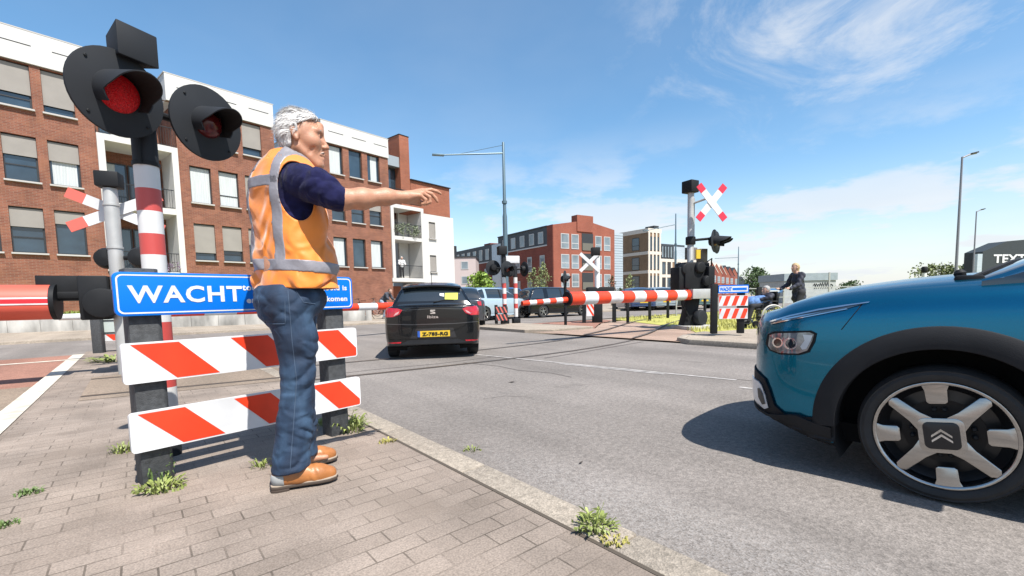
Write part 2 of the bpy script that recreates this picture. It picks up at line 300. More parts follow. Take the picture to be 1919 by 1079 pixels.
# near rails and the slot beside each, a little skew to the road and curving off to the right over the grass
_rb = np.array([-8, -.8, 1.5, 5, 7.5, 9.5, 12, 15.5, 20, 30.]); _ra = np.array([7.3, 6.5, 6.05, 5.55, 5.6, 6.15, 7.5, 8.9, 9.7, 11.2]); _xs = np.linspace(-8, 30, 400); _ys = np.interp(_xs, _rb, _ra)
for _ in range(3): _ys = np.convolve(np.pad(_ys, 14, mode='edge'), np.ones(29) / 29, 'valid')
def rail_a(b): return np.interp(b, _xs, _ys)
mg, mr, mbed = MB(), MB(), MB()
bs = np.concatenate([np.arange(-8, 9, .5), np.arange(9, 30, .5)])
for off in (0, 1.45):
    for i in range(len(bs) - 1):
        b0, b1 = bs[i], bs[i + 1]; zz = .075 if -.86 <= b0 < 1.28 else (.005 if b0 < 8.4 else .058)
        y0, y1 = rail_a(b0) + off, rail_a(b1) + off
        mg.quad((b0, y0 - .03, zz), (b1, y1 - .03, zz), (b1, y1 + .015, zz), (b0, y0 + .015, zz))
        mr.quad((b0, y0 + .015, zz + .002), (b1, y1 + .015, zz + .002), (b1, y1 + .06, zz + .002), (b0, y0 + .06, zz + .002))
for i in range(len(bs) - 1):
    b0, b1 = bs[i], bs[i + 1]
    if b0 >= 1.3: continue
    zz = .0735 if -.86 <= b0 < 1.3 else (.016 if b0 < 1.3 else .062)
    y0, y1 = rail_a(b0), rail_a(b1); mbed.quad((b0, y0 - .25, zz), (b1, y1 - .25, zz), (b1, y1 + 1.7, zz), (b0, y0 + 1.7, zz))
tag(mg.build('flangeway', m_groove, smooth=0, rz=RA), kind='structure'); tag(mr.build('railway_track', m_steel, smooth=0, rz=RA), kind='structure'); tag(mbed.build('track_bed', m_bed, smooth=0, rz=RA), kind='structure')
mk = MB(); random.seed(11)
def crack(pts, w=.012):
    for (x0, y0), (x1, y1) in zip(pts[:-1], pts[1:]):
        t = Vector((x1 - x0, y1 - y0, 0)).normalized(); nn = Vector((-t.y, t.x, 0)) * w / 2
        mk.quad(Vector((x0, y0, .003)) - nn, Vector((x1, y1, .003)) - nn, Vector((x1, y1, .003)) + nn, Vector((x0, y0, .003)) + nn)
crack([(3.9, 5.9), (4.05, 5.2), (4.0, 4.7), (4.15, 4.2), (4.1, 3.8)], .02); crack([(1.5, 6.35), (2.6, 6.3), (3.6, 6.1), (4.6, 6.1)], .02)
crack([(5.1, 5.32), (6, 5.38), (7, 5.48), (8.3, 5.6)], .05); crack([(5.5, -3), (5.35, 2.0), (5.02, 4.0), (4.6, 6.2)], .02)
crack([(2.6, 3.6), (2.85, 3.55), (3.0, 3.3)], .006)
tag(mk.build('road_crack', M('crack', (.13, .11, .10), .95), smooth=0, rz=RA), kind='structure')
# right-hand side: kerbed island with the far signal, far island, red path, verge
flat('island_pavement', [(8.5, -12), (12.4, -12), (12.4, 4.6), (10.4, 5.2), (9.2, 5.05), (8.5, 4.75)], .10, m_sand, .16)
mk = MB(); mk.loft([[Vector((x, y, -.05)), Vector((x + dx, y + dy, -.05)), Vector((x + dx, y + dy, .106)), Vector((x, y, .106))] for x, y, dx, dy in ((8.36, -12, .15, 0), (8.36, 4.6, .15, 0), (8.62, 5.0, .06, -.14), (9.2, 5.22, 0, -.16), (10.4, 5.36, .0, -.16))])
tag(mk.build('island_kerb', m_kerb, bevel=.015, rz=RA), kind='structure')
flat('far_island', [(8.45, 9.6), (9.0, 9.0), (10.6, 8.9), (10.6, 12.6), (9.2, 12.8), (8.6, 12.2)], .09, m_sand, .14)
flat('far_bike_path', [(10.65, 8.9), (12.55, 10.25), (14.6, 11.2), (14.6, 11.9), (10.65, 12.6)], .03, m_red)
flat('far_pavement', [(-60, 18.7), (8.5, 18.7), (70, 16.3), (70, 24), (-60, 27)], .08, m_sand, .12)
flat('crossing_paving', [(8.5, 4.85), (9.2, 5.2), (10.4, 5.5), (11.7, 6.4), (13.4, 9.1), (14.4, 10.6), (12.6, 10.2), (10.6, 8.8), (9.0, 8.95), (8.5, 9.4)], .035, M_asphalt('pale red asphalt', (.44, .315, .245)))
m_grassg = M('grass soil', (.46, .44, .10), .9, var=.3, vscale=2.5)
flat('verge', [(12.5, -30), (90, -30), (90, 9.4), (15.0, 11.6), (13.4, 9.1), (11.7, 6.4), (10.4, 5.5), (12.5, 4.7)], .05, m_grassg, .1)
def blades(name, pts, h, mat, n_each=7, spread=.09, seed=1):
    rnd = random.Random(seed); vs, fs = [], []
    for p in pts:
        for k in range(n_each):
            x, y = p[0] + rnd.gauss(0, spread), p[1] + rnd.gauss(0, spread); a = rnd.random() * 6.28; hh = h * rnd.uniform(.5, 1.25); lean = rnd.uniform(.1, .55) * hh; w = hh * .055 + .004
            d = Vector((math.cos(a), math.sin(a), 0)); q = Vector((-d.y, d.x, 0)) * w; o = Vector((x, y, p[2])); k0 = len(vs)
            vs += [o - q, o + q, o + d * lean * .4 + Vector((0, 0, hh * .6)) + q * .7, o + d * lean * .4 + Vector((0, 0, hh * .6)) - q * .7, o + d * lean + Vector((0, 0, hh))]
            fs += [(k0, k0 + 1, k0 + 2, k0 + 3), (k0 + 3, k0 + 2, k0 + 4)]
    mb = MB(); mb.v = vs; mb.f = fs; return mb.build(name, mat, smooth=0)
rnd = random.Random(5); pts = []
def in_poly(x, y, P):
    c = False; j = len(P) - 1
    for i in range(len(P)):
        if (P[i][1] > y) != (P[j][1] > y) and x < (P[j][0] - P[i][0]) * (y - P[i][1]) / (P[j][1] - P[i][1]) + P[i][0]: c = not c
        j = i
    return c
VG = [(12.5, -2), (34, -4), (34, 9.8), (15.0, 11.4), (13.4, 9.0), (11.7, 6.4), (10.5, 5.6), (12.5, 4.7)]
while len(pts) < 5200:
    b, a = rnd.uniform(10.4, 34), rnd.uniform(-4, 11.6)
    if not in_poly(b, a, VG): continue
    dr = a - rail_a(b)
    if -.2 < dr < 1.65 and rnd.random() < .93: continue
    if math.sin(b * 1.7) * math.cos(a * 2.1 + b) + rnd.random() < .15: continue
    p = ab(a, b, .05); pts.append((p.x, p.y, .05))
g1 = blades('grass', pts, .12, M('dry grass', (.58, .56, .17), .7, var=.35, vscale=1.5), 6, .10, 2); tag(g1, 'dry yellowish grass on the verge beside the track', 'grass', kind='stuff')

# ------------------------------------------------------------------ low concrete wall with a planted strip
wl = MB(); wa, wb = Vector((-24, 15.7, 0)), Vector((-6.6, 21.3, 0)); wt = (wb - wa).normalized(); wn = Vector((wt.y, -wt.x, 0))
L_ = (wb - wa).length; k = 0
while k < L_ - .1:
    e = min(k + 1.0, L_); wl.box(wa + wt * ((k + e) / 2) + Vector((0, 0, .36)), (e - k - .012, .14, .72), math.atan2(wt.y, wt.x)); k += 1.0
tag(wl.build('retaining_wall', m_concrete, bevel=.012), 'low weathered concrete retaining wall along the pavement below the left building', 'wall')
bed = MB(); n3 = Vector((-wt.y, wt.x, 0))
bed.add([wa + n3 * .08 + Vector((0, 0, .66)), wb + n3 * .08 + Vector((0, 0, .66)), wb + n3 * 8 + Vector((0, 0, .7)), wa + n3 * 8 + Vector((0, 0, .7))], [(0, 1, 2, 3)])
tag(bed.build('planting_bed', m_grassg, smooth=0), kind='structure')
rnd = random.Random(8); pts = []
for i in range(900):
    p = wa + wt * rnd.uniform(0, L_) + n3 * rnd.uniform(.1, 1.2)
    if math.sin(p.x * 2.3) + rnd.random() * 1.6 > .1: pts.append((p.x, p.y, .66))
tag(blades('ground_cover', pts, .2, m_leafy, 6, .08, 4), 'strip of low green plants behind the concrete wall', 'plants', kind='stuff')
# ------------------------------------------------------------------ left apartment building (local x along the front, y into the building)
BLDG = thing('apartment_building', 'four storey red brick apartment building with white parapets and stacked white balconies, filling the left', 'building', (-21.37, 20.06, 0), math.atan2(.77, .64))
def wall_cells(mb, x0, x1, z0, z1, holes, y=0, rev=.16):
    xs = sorted({x0, x1, *[min(max(h[i], x0), x1) for h in holes for i in (0, 1)]}); zs = sorted({z0, z1, *[min(max(h[i], z0), z1) for h in holes for i in (2, 3)]})
    for i in range(len(xs) - 1):
        for j in range(len(zs) - 1):
            cx, cz = (xs[i] + xs[i + 1]) / 2, (zs[j] + zs[j + 1]) / 2
            if any(h[0] < cx < h[1] and h[2] < cz < h[3] for h in holes): continue
            mb.quad((xs[i], y, zs[j]), (xs[i + 1], y, zs[j]), (xs[i + 1], y, zs[j + 1]), (xs[i], y, zs[j + 1]))
    for a, b, c, d in holes:
        mb.quad((a, y, c), (a, y, d), (a, y + rev, d), (a, y + rev, c)); mb.quad((b, y, d), (b, y, c), (b, y + rev, c), (b, y + rev, d))
        mb.quad((a, y, d), (b, y, d), (b, y + rev, d), (a, y + rev, d)); mb.quad((b, y, c), (a, y, c), (a, y + rev, c), (b, y + rev, c))
def bar_frame(mb, a, b, c, d, y, w=.06, t=.06, mull=None):
    mb.box(((a + b) / 2, y, c + w / 2), (b - a, t, w)); mb.box(((a + b) / 2, y, d - w / 2), (b - a, t, w))
    mb.box((a + w / 2, y, (c + d) / 2), (w, t, d - c - 2 * w)); mb.box((b - w / 2, y, (c + d) / 2), (w, t, d - c - 2 * w))
    if mull: mb.box(((a + b) / 2, y, mull), (b - a - 2 * w, t * .9, w * .8))
def window(parent, a, b, c, d, y, blind=0, curtain=None, sill=True, mull=None, fm=None, gm=None):
    mb = MB(); bar_frame(mb, a, b, c, d, y + .05, mull=mull); fr = mb.build('window', fm or m_frame, parent, smooth=0)
    p = MB().quad((a + .05, y + .06, c + .05), (b - .05, y + .06, c + .05), (b - .05, y + .06, d - .05), (a + .05, y + .06, d - .05)).build('pane', gm or m_glass, fr, smooth=0)
    if blind:
        z = d - (d - c) * blind; q = MB(); q.box(((a + b) / 2, y - .03, (z + d) / 2 - .03), (b - a - .02, .012, d - z - .06)); q.box(((a + b) / 2, y - .03, z), (b - a - .02, .035, .03)); q.build('blind', m_blind, fr, smooth=0)
    if curtain:
        x0, x1 = curtain; n = 16; q = MB()
        xs = [a + .06 + (b - a - .12) * (x0 + (x1 - x0) * i / n) for i in range(n + 1)]
        for i in range(n): q.quad((xs[i], y + .045 + .008 * (i % 2), c + .07), (xs[i + 1], y + .045 + .008 * ((i + 1) % 2), c + .07), (xs[i + 1], y + .045 + .008 * ((i + 1) % 2), d - .07), (xs[i], y + .045 + .008 * (i % 2), d - .07))
        q.build('curtain', m_curtain, fr, smooth=0)
    if sill: MB().box(((a + b) / 2, y - .12, c - .035), (b - a + .1, .26, .07)).build('sill', m_sill, fr, smooth=0)
Z1, Z2, Z3 = (9.71, 11.6), (6.56, 8.53), (3.44, 5.44)
WIN = []   # x0, x1, z row, blind, curtain, mullion
for x0, x1, rows in ((-4.6, -3.55, 'aab'), (-3.1, -2.05, 'aba'), (-1.65, -.62, 'aab'), (-.32, .73, 'abb'), (1.07, 2.1, 'acd'), (6.45, 7.46, 'ewa'), (7.83, 8.84, 'eva'), (9.2, 10.24, 'aeb'), (14.55, 15.55, 'xbx'), (16.01, 17.03, 'nbn'), (17.47, 18.5, 'ybx')):
    for zr, k in zip((Z1, Z2, Z3), rows):
        jit = math.sin(x0 * 7.1 + zr[0] * 3.3) * .07; bl = {'a': .74 + jit, 'b': .40 + jit, 'c': .5 + jit, 'd': .3, 'v': .0, 'e': .7 + jit, 'w': 0, 'x': 0, 'y': 0, 'n': 0}[k]
        cu = {'c': (.05, .95), 'x': (.0, .9), 'y': (.3, .85), 'w': (0, 1), 'v': (.0, 1)}.get(k)
        WIN.append((x0, x1, *zr, bl, cu, {'b': zr[0] + .7, 'v': zr[0] + .62, 'a': zr[0] + .42}.get(k)))
BAL = [(2.75, 5.95), (11.0, 14.02)]
holes = [w[:4] for w in WIN] + [(a, b, 2.6, 9.27) for a, b in BAL] + [(2.73, 5.96, 9.27, 11.63), (11.0, 14.02, 9.27, 11.63)]
mb = MB(); wall_cells(mb, -13, 19.25, -.2, 11.63, holes)
mb.quad((19.25, 0, -.2), (19.25, 0, 11.63), (19.25, 9, 11.63), (19.25, 9, -.2))
# storey set back above the balconies
for a, b in BAL: mb.quad((a - .4, 2.6, 9.0), (b + .4, 2.6, 9.0), (b + .4, 2.6, 11.1), (a - .4, 2.6, 11.1))
for x in (2.73, 5.96, 11.0, 14.02): mb.quad((x, 0, 9.2), (x, 9, 9.2), (x, 9, 11.63), (x, 0, 11.63))
mb.build('brick_wall', m_brick, BLDG, smooth=0)
# the wall panels over the balcony openings are open terraces: brick cheeks beside them
for w in WIN: window(BLDG, w[0], w[1], w[2], w[3], .12, w[4], w[5], True, w[6])
def parapet(x0, x1, notch=True):
    mb = MB(); mb.box(((x0 + x1) / 2, 4.46, 12.34), (x1 - x0, 9.1, 1.36)); p = mb.build('parapet', m_whitepanel, BLDG, smooth=0)
    q = MB(); q.box(((x0 + x1) / 2, 4.5, 13.045), (x1 - x0 + .08, 9.2, .05)); q.build('coping', m_sill, p, smooth=0)
    q = MB(); x = x0 + .5
    while x < x1 - 1.2: q.box((x + .55, -.093, 12.42), (1.1, .012, .035)); x += 1.75
    q.build('wire_line', m_dark, p, smooth=0)
parapet(-13, 2.73); parapet(5.62, 11.0); parapet(14.02, 19.27)
def railing(parent, a, b, z, y, h=1.0, mat=m_dark, step=.11, side=None):
    mb = MB(); mb.box(((a + b) / 2, y, z + h), (b - a, .04, .04)); mb.box(((a + b) / 2, y, z + .08), (b - a, .025, .025)); x = a + .03
    while x < b: mb.box((x, y, z + h / 2 + .03), (.014, .014, h - .08)); x += step
    return mb.build('railing', mat, parent, smooth=0)
def balcony_tower(a, b, zs, ztop, depth=1.9):
    """white frame with stacked recessed balconies"""
    mb = MB(); w = .27
    for x in (a + w / 2, b - w / 2): mb.box((x, depth / 2 - .06, (zs[0] + ztop) / 2), (w, depth + .12, ztop - zs[0]))
    fr = mb.build('balcony_frame', m_white, BLDG, smooth=0)
    for z in list(zs) + [ztop - .0]:
        s = MB(); s.box(((a + b) / 2, depth / 2 - .055, z - .14), (b - a - 2 * w - .004, depth + .105, .3)); s.build('slab', m_white, fr, smooth=0)
    bk = MB(); bk.quad((a, depth, zs[0]), (b, depth, zs[0]), (b, depth, ztop), (a, depth, ztop)); bk.build('back_wall', m_brick, fr, smooth=0)
    for i, z in enumerate(zs):
        for x0, x1, c in ((a + w + .08, a + w + 1.1, (.1, .55)), (a + w + 1.16, b - w - .1, (.3, .9))):
            window(fr, x0, x1, z + .06, z + 2.35, depth - .14, 0, c, False)
        railing(fr, a + w, b - w, z, .03)
    return fr
balcony_tower(2.75, 5.95, (2.72, 6.05), 9.27); balcony_tower(11.0, 14.02, (2.72, 6.05), 9.27)
for a, b in BAL: railing(BLDG, a - .0, b, 9.29, .05)
for a, b in BAL: window(BLDG, a + .5, b - .5, 9.35, 11.0, 2.46, 0, (.2, .7), False)
# right end: balcony stack, chimney tower, brick box on white base
mb = MB()
for nm, c, d in (('brick_box', (23.35, 4.5, 9.23), (4.12, 9, 2.44)), ('brick_chimney', (20.82, 1.26, 11.0), (.9, 2.5, 5.4)), ('terrace_wall', (20.3, 4.8, 9.8), (2.08, 4.5, 3.6)), ('entrance_wall', (20.2, 1.7, .95), (1.86, .3, 2.4))): MB().box(c, d).build(nm, m_brick2, BLDG, smooth=0)
mb = MB(); wall_cells(mb, 22.42, 25.75, -.2, 8.0, [(23.0, 23.7, 6.05, 7.4), (23.0, 23.7, 3.3, 4.68)])
mb.quad((25.75, 0, -.2), (25.75, 9, -.2), (25.75, 9, 8.0), (25.75, 0, 8.0)); mb.quad((22.42, 0, 8.0), (22.42, 3, 8), (22.42, 3, -.2), (22.42, 0, -.2))
mb.quad((22.42, 0, 8), (25.75, 0, 8), (25.75, 9, 8), (22.42, 9, 8)); mb.build('white_end_wall', m_white, BLDG, smooth=0)
for z0, z1 in ((6.05, 7.4), (3.3, 4.68)): window(BLDG, 23.0, 23.7, z0, z1, .12, .95, None, True)
MB().box((19.82, .75, 11.62), (1.08, 1.3, .75)).build('roof_panel', M('zinc panel', (.32, .35, .37), .5, .4), BLDG, smooth=0)
MB().box((20.82, 1.26, 13.73), (.96, 2.56, .05)).build('chimney_cap', m_dark, BLDG, smooth=0); MB().box((23.35, 4.4, 10.48), (4.2, 9.1, .07)).build('roof_edge', m_dark, BLDG, smooth=0)
window(BLDG, 19.32, 20.32, 9.2, 11.2, .6, 0, None, False); railing(BLDG, 19.25, 22.3, 8.5, -.02, 1.05)
fr = MB()
for x in (19.39, 22.28): fr.box((x, .85, 5.5), (.26, 1.9, 5.7))
fr.box((21.6, 1.7, 5.5), (.9, .2, 5.6)); fr = fr.build('balcony_frame', m_white, BLDG, smooth=0)
for z in (2.72, 5.95, 8.36): MB().box((20.83, .84, z - .14), (2.62 if z > 3 else 3.3, 1.86, .28)).build('slab', m_white, fr, smooth=0)
for z in (2.72, 5.95):
    MB().quad((19.52, 1.78, z), (20.9, 1.78, z), (20.9, 1.78, z + 2.4), (19.52, 1.78, z + 2.4)).build('back_wall', m_brick, fr, smooth=0); window(fr, 19.6, 20.5, z + .02, z + 2.3, 1.62, 0, None, False)
    railing(fr, 19.52, 22.15, z, -.03)
# planters on the end balcony, first floor of the frame: greenery hung along the railing
def leaf_mass(mb, c, r, n, size, rnd, squash=(1, 1, 1), shell=.55):
    for i in range(n):
        d = Vector((rnd.gauss(0, 1), rnd.gauss(0, 1), rnd.gauss(0, 1))).normalized() * (shell + (1 - shell) * rnd.random()) ; p = Vector(c) + Vector((d.x * r * squash[0], d.y * r * squash[1], d.z * r * squash[2]))
        u = Vector((rnd.gauss(0, 1), rnd.gauss(0, 1), rnd.gauss(0, 1))).normalized(); v = u.orthogonal().normalized(); w = u.cross(v); s = size * rnd.uniform(.6, 1.4)
        mb.add([p - v * s, p - w * s * .6, p + v * s, p + w * s * .6], [(0, 1, 2, 3)])
rnd = random.Random(4); mb = MB()
for i in range(26): leaf_mass(mb, (rnd.uniform(19.6, 22.1), -.12, 6.45 + rnd.uniform(-.35, .35)), .22, 26, .06, rnd)
o = mb.build('balcony_plants', M('silvery leaf', (.23, .27, .17), .7, var=.4, vscale=8), None, smooth=0); o.location = BLDG.location; o.rotation_euler = BLDG.rotation_euler
tag(o, 'dense pale green plants hung along the upper end balcony railing of the left building', 'plants', kind='stuff')
mb = MB(); rnd = random.Random(9)
for i in range(16): leaf_mass(mb, (rnd.uniform(3.1, 5.6), -.13, 3.05 + rnd.uniform(-.2, .25)), .16, 18, .045, rnd)
o = mb.build('balcony_flowers', M('purple flower', (.28, .20, .30), .7, var=.6, vscale=14), None, smooth=0); o.location = BLDG.location; o.rotation_euler = BLDG.rotation_euler
tag(o, 'pinkish purple flowers along the lowest balcony railing behind the red signal', 'plants', kind='stuff')
# ------------------------------------------------------------------ warning sign with striped boards
def rrect(x0, x1, z0, z1, r, n=4):
    P = []
    for cx, cz, a in ((x1 - r, z1 - r, 0), (x0 + r, z1 - r, 90), (x0 + r, z0 + r, 180), (x1 - r, z0 + r, 270)):
        P += [(cx + r * math.cos(R(a + 90 * i / n)), cz + r * math.sin(R(a + 90 * i / n))) for i in range(n + 1)]
    return P
def clip_poly(P, a, b, c):       # keep a x + b z <= c
    out = []
    for i in range(len(P)):
        p, q = P[i], P[(i + 1) % len(P)]; dp, dq = a * p[0] + b * p[1] - c, a * q[0] + b * q[1] - c
        if dp <= 0: out.append(p)
        if dp * dq < 0: t = dp / (dp - dq); out.append((p[0] + (q[0] - p[0]) * t, p[1] + (q[1] - p[1]) * t))
    return out
def striped_board(parent, x0, x1, z0, z1, mats, starts, wid, slant, r=.018, name='striped_board', y=0, th=.028, inset=.008):
    """local x along the board, y=0 its front; stripes lean by `slant` from top to bottom"""
    mb = MB(); mb.prism(rrect(x0, x1, z0, z1, r), (0, y, 0), (1, 0, 0), (0, 0, 1), (0, th, 0)); mb.k = 1; h = z1 - z0
    inner = rrect(x0 + inset, x1 - inset, z0 + inset, z1 - inset, max(r - inset, .003))
    for s0 in starts:
        P = clip_poly(inner, 1, slant / h, s0 + wid + slant / h * z1); P = clip_poly(P, -1, -slant / h, -(s0 + slant / h * z1))
        if len(P) > 2: mb.prism(P, (0, y - .0016, 0), (1, 0, 0), (0, 0, 1), (0, .0012, 0))
    return mb.build(name, mats, parent, smooth=30)
SA = math.atan2(.77, .64)
SG = thing('warning_sign', 'blue sign reading WACHT over two striped boards, behind the man in the orange vest', 'warning sign', (-1.92, 2.2, 0), SA)
def sign_post(parent, x0, x1, z1, y=.03, d=.13, mat=None):
    return MB().prism([(x0, y), (x1 - .02, y), (x1, y + .02), (x1, y + d), (x0, y + d)], (0, 0, .05), (1, 0, 0), (0, 1, 0), (0, 0, z1 - .05)).build('post', mat or m_greypost, parent, bevel=.006)
sign_post(SG, .045, .185, 1.19); sign_post(SG, 1.075, 1.215, 1.14)
striped_board(SG, 0, 1.28, .61, .815, [m_wht, m_redw], (.03, .478, .935), .2, .197)
striped_board(SG, .008, 1.29, .258, .462, [m_wht, m_redw], (.035, .473, .93), .2, .197)
mb = MB(); mb.prism(rrect(-.008, 1.265, .95, 1.168, .03, 6), (0, 0, 0), (1, 0, 0), (0, 0, 1), (0, .028, 0)); bp_ = mb.build('name_board', m_blue, SG, smooth=30, bevel=.003)
mb = MB(); o_ = rrect(.003, 1.254, .961, 1.157, .026, 6); i_ = rrect(.010, 1.247, .968, 1.150, .021, 6); n = len(o_)
mb.add([(p[0], -.0012, p[1]) for p in o_ + i_], [(i, (i + 1) % n, n + (i + 1) % n, n + i) for i in range(n)]); mb.build('border_line', m_wht, bp_, smooth=0)
lettering('WACHT', .14, m_wht, bp_, (.045, -.0012, 1.013), (1, 0, 0), (0, 0, 1), bold=.0035, width=.515, height=.090, spacing=1.1)
lettering('tot het rode licht gedoofd is', .05, m_wht, bp_, (1.222, -.0012, 1.066), (1, 0, 0), (0, 0, 1), bold=.0016, align='RIGHT', width=.66, height=.046, spacing=1.1)
lettering('er kan nog een trein komen', .05, m_wht, bp_, (1.222, -.0012, .992), (1, 0, 0), (0, 0, 1), bold=.0016, align='RIGHT', width=.64, height=.046, spacing=1.1)

# ------------------------------------------------------------------ crossing signals
m_disc = M('signal backboard', (.026, .029, .034), .65, var=.12, vscale=4, spec=.2)
m_lens = M('red lens', (.11, .010, .012), .25, var=.35, vscale=45)
m_lens_on = M('lit red lens', (.70, .010, .016), .25, var=.35, vscale=90, bump=1.0, bscale=150, emit=.06)
m_pole_w = M('pole white', (.78, .78, .77), .45, var=.06); m_pole_r = M('pole red', (.62, .085, .075), .45, var=.06)
m_inner = M('visor inside', (.006, .006, .007), .9)
def lamp_head(parent, c, nrm, r, lens_mat, vis_len=.26, lens_r=None, n=40, flat_top=0, tilt=0.0):
    """round backboard, red lens and a long open-bottomed visor"""
    c = Vector(c); nrm = Vector(nrm).normalized(); q = Vector((-nrm.y, nrm.x, 0)).normalized(); up = nrm.cross(q) if nrm.cross(q).z > 0 else -nrm.cross(q)
    if tilt: up = (up * math.cos(tilt) + nrm * math.sin(tilt)).normalized(); nrm = (nrm - up * nrm.dot(up)).normalized()
    lr = lens_r or r * .44
    P = [(r * math.cos(2 * PI * i / n), r * math.sin(2 * PI * i / n)) for i in range(n)]
    mb = MB(); mb.prism(P, c, q, up, -nrm * .018); bd = mb.build('backboard', m_disc, parent, bevel=.003)
    mb = MB(); mb.lathe([(lr, 0), (lr * .97, .012), (lr * .8, .035), (lr * .5, .052), (.001, .06)], c, nrm, 28, False); mb.build('lens', lens_mat, bd)
    mb = MB(); k = 26; rings_o, rings_i = [], []
    vr = lr * 1.09; ax = (nrm - up * .16).normalized()
    outer, inner = [], []
    for i in range(k + 1):
        t = -PI * .20 + (PI * 1.40) * i / k       # from one side over the top to the other
        ln = vis_len * (.38 + .62 * max(0, math.sin(min(max(t, 0), PI))) ** .5)
        dirv = q * math.cos(t) + up * math.sin(t)
        outer.append((c + dirv * (vr + .006), c + dirv * (vr * 1.0 + .006) + ax * ln)); inner.append((c + dirv * vr, c + dirv * vr + ax * ln))
    V = [p for pr in outer for p in pr] + [p for pr in inner for p in pr]; off = 2 * (k + 1); fs = []
    for i in range(k): a = 2 * i; fs.append((a, a + 2, a + 3, a + 1))
    mb.add(V, fs); mb.k = 1; mb.f += [(off + 2 * i, off + 2 * i + 1, off + 2 * i + 3, off + 2 * i + 2) for i in range(k)]; mb.mi += [1] * k
    mb.f += [(2 * i + 1, 2 * i + 3, off + 2 * i + 3, off + 2 * i + 1) for i in range(k)]; mb.mi += [0] * k
    mb.f += [(0, 1, off + 1, off), (2 * k, off + 2 * k, off + 2 * k + 1, 2 * k + 1)]; mb.mi += [0, 0]
    mb.build('visor', [m_disc, m_inner], bd, smooth=40)
    mb = MB(); mb.lathe([(lr * 1.15, 0), (lr * 1.15, -.07), (lr * .8, -.13), (.01, -.14)], c - nrm * .016, nrm, 20); mb.build('housing', m_black, bd)
    if n >= 40:
        for i in range(4):
            a = PI / 4 + i * PI / 2; MB().lathe([(.008, 0), (.008, .004), (.005, .006)], c + (q * math.cos(a) + up * math.sin(a)) * r * .86, nrm, 8).build('screw', m_black, bd)
    return bd
def banded_pole(parent, x, y, r, bands, n=20, name='pole', z0=0):
    """bands: (z_top, material slot 0..2) from the bottom up"""
    mb = MB(); z = z0
    for z1, k in bands: mb.k = k; mb.lathe([(r, z), (r, z1)], (x, y, 0), (0, 0, 1), n, True); z = z1
    return mb.build(name, [m_disc, m_pole_w, m_pole_r], parent)
NS = thing('crossing_signal', 'near crossing signal with one lit red lamp on a red and white banded pole', 'crossing signal', (-2.15, 2.75, .07))
z = .0; bands = []
zs = [.04, .20, .345, .49, .635, .775, .915, 1.055, 1.20, 1.345, 1.485, 1.62, 1.755]
zs = [.10, .24, .38, .52, .66, .80, .83]
# seen heights of the band edges (above the pavement), bottom up: pink, white, (hidden), white, red, white, red, white, black
edges = [(.17, 0), (.30, 2), (.43, 1), (.565, 2), (.70, 1), (.83, 2), (.965, 1), (1.10, 2), (1.233, 1), (1.357, 2), (1.489, 1), (1.62, 2), (1.754, 1), (2.06, 0)]
banded_pole(NS, 0, 0, .062, edges)
q = Vector((.404, .915, 0)); mN = Vector((.915, -.404, 0)); o0 = Vector((-2.002, 2.75, 2.147)) - Vector((-2.15, 2.75, .07))
lamp_head(NS, o0 - q * .238, mN, .223, m_lens_on, .27, .100, tilt=.067)
lamp_head(NS, o0 + q * .238, mN, .223, m_lens, .25, .088, tilt=.067)
MB().tube([o0 - q * .2 - mN * .12, o0 + q * .24 - mN * .12], .022).build('cross_arm', m_black, NS)
mb = MB(); bc = Vector(D(244, 90, 2.62)) - Vector((-2.15, 2.75, .07)); rot = Matrix.Rotation(math.atan2(q.y, q.x), 3, 'Z')
P = []
for d, w, h in ((-.10, .062, .062), (.08, .098, .088)):
    for sx, sz in ((-1, -1), (1, -1), (1, 1), (-1, 1)): P.append(bc + q * (sx * w) + mN * d + Vector((0, 0, sz * h - .0 * d)))
mb.add(P, [(3, 2, 1, 0), (4, 5, 6, 7), (0, 1, 5, 4), (1, 2, 6, 5), (2, 3, 7, 6), (3, 0, 4, 7)]); mb.build('warning_bell', m_disc, NS, bevel=.006)
MB().tube([(.02, -.07, 1.75), (.03, -.075, 1.95), (.0, -.05, 2.12), (.03, .02, 2.25)], .009, 6).build('cable', m_black, NS); MB().lathe([(.069, 1.752), (.069, 1.775)], n=20).build('pole_band', m_black, NS)
MB().lathe([(.045, 0), (.045, .22)], (0, 0, 2.06), (0, 0, 1), 16).build('pole_cap', m_disc, NS)

def andrew_cross(parent, c, q, up, nrm, half, w, ang, mats, name='andrew_cross', tip=.36):
    """two crossed boards with red ends"""
    c = Vector(c); k = 0
    for s in (1, -1):
        mb = MB(); d = q * math.cos(ang) + up * math.sin(ang) * s; e = -q * math.sin(ang) * s + up * math.cos(ang); o = c + nrm * .022 * k
        for x0, x1, sl in ((-half, -half * (1 - tip), 1), (-half * (1 - tip), half * (1 - tip), 0), (half * (1 - tip), half, 1)):
            mb.k = sl; mb.prism([(x0, -w), (x1, -w), (x1, w), (x0, w)], o, d, e, nrm * .02)
        mb.build(name, mats, parent, smooth=0); k += 1
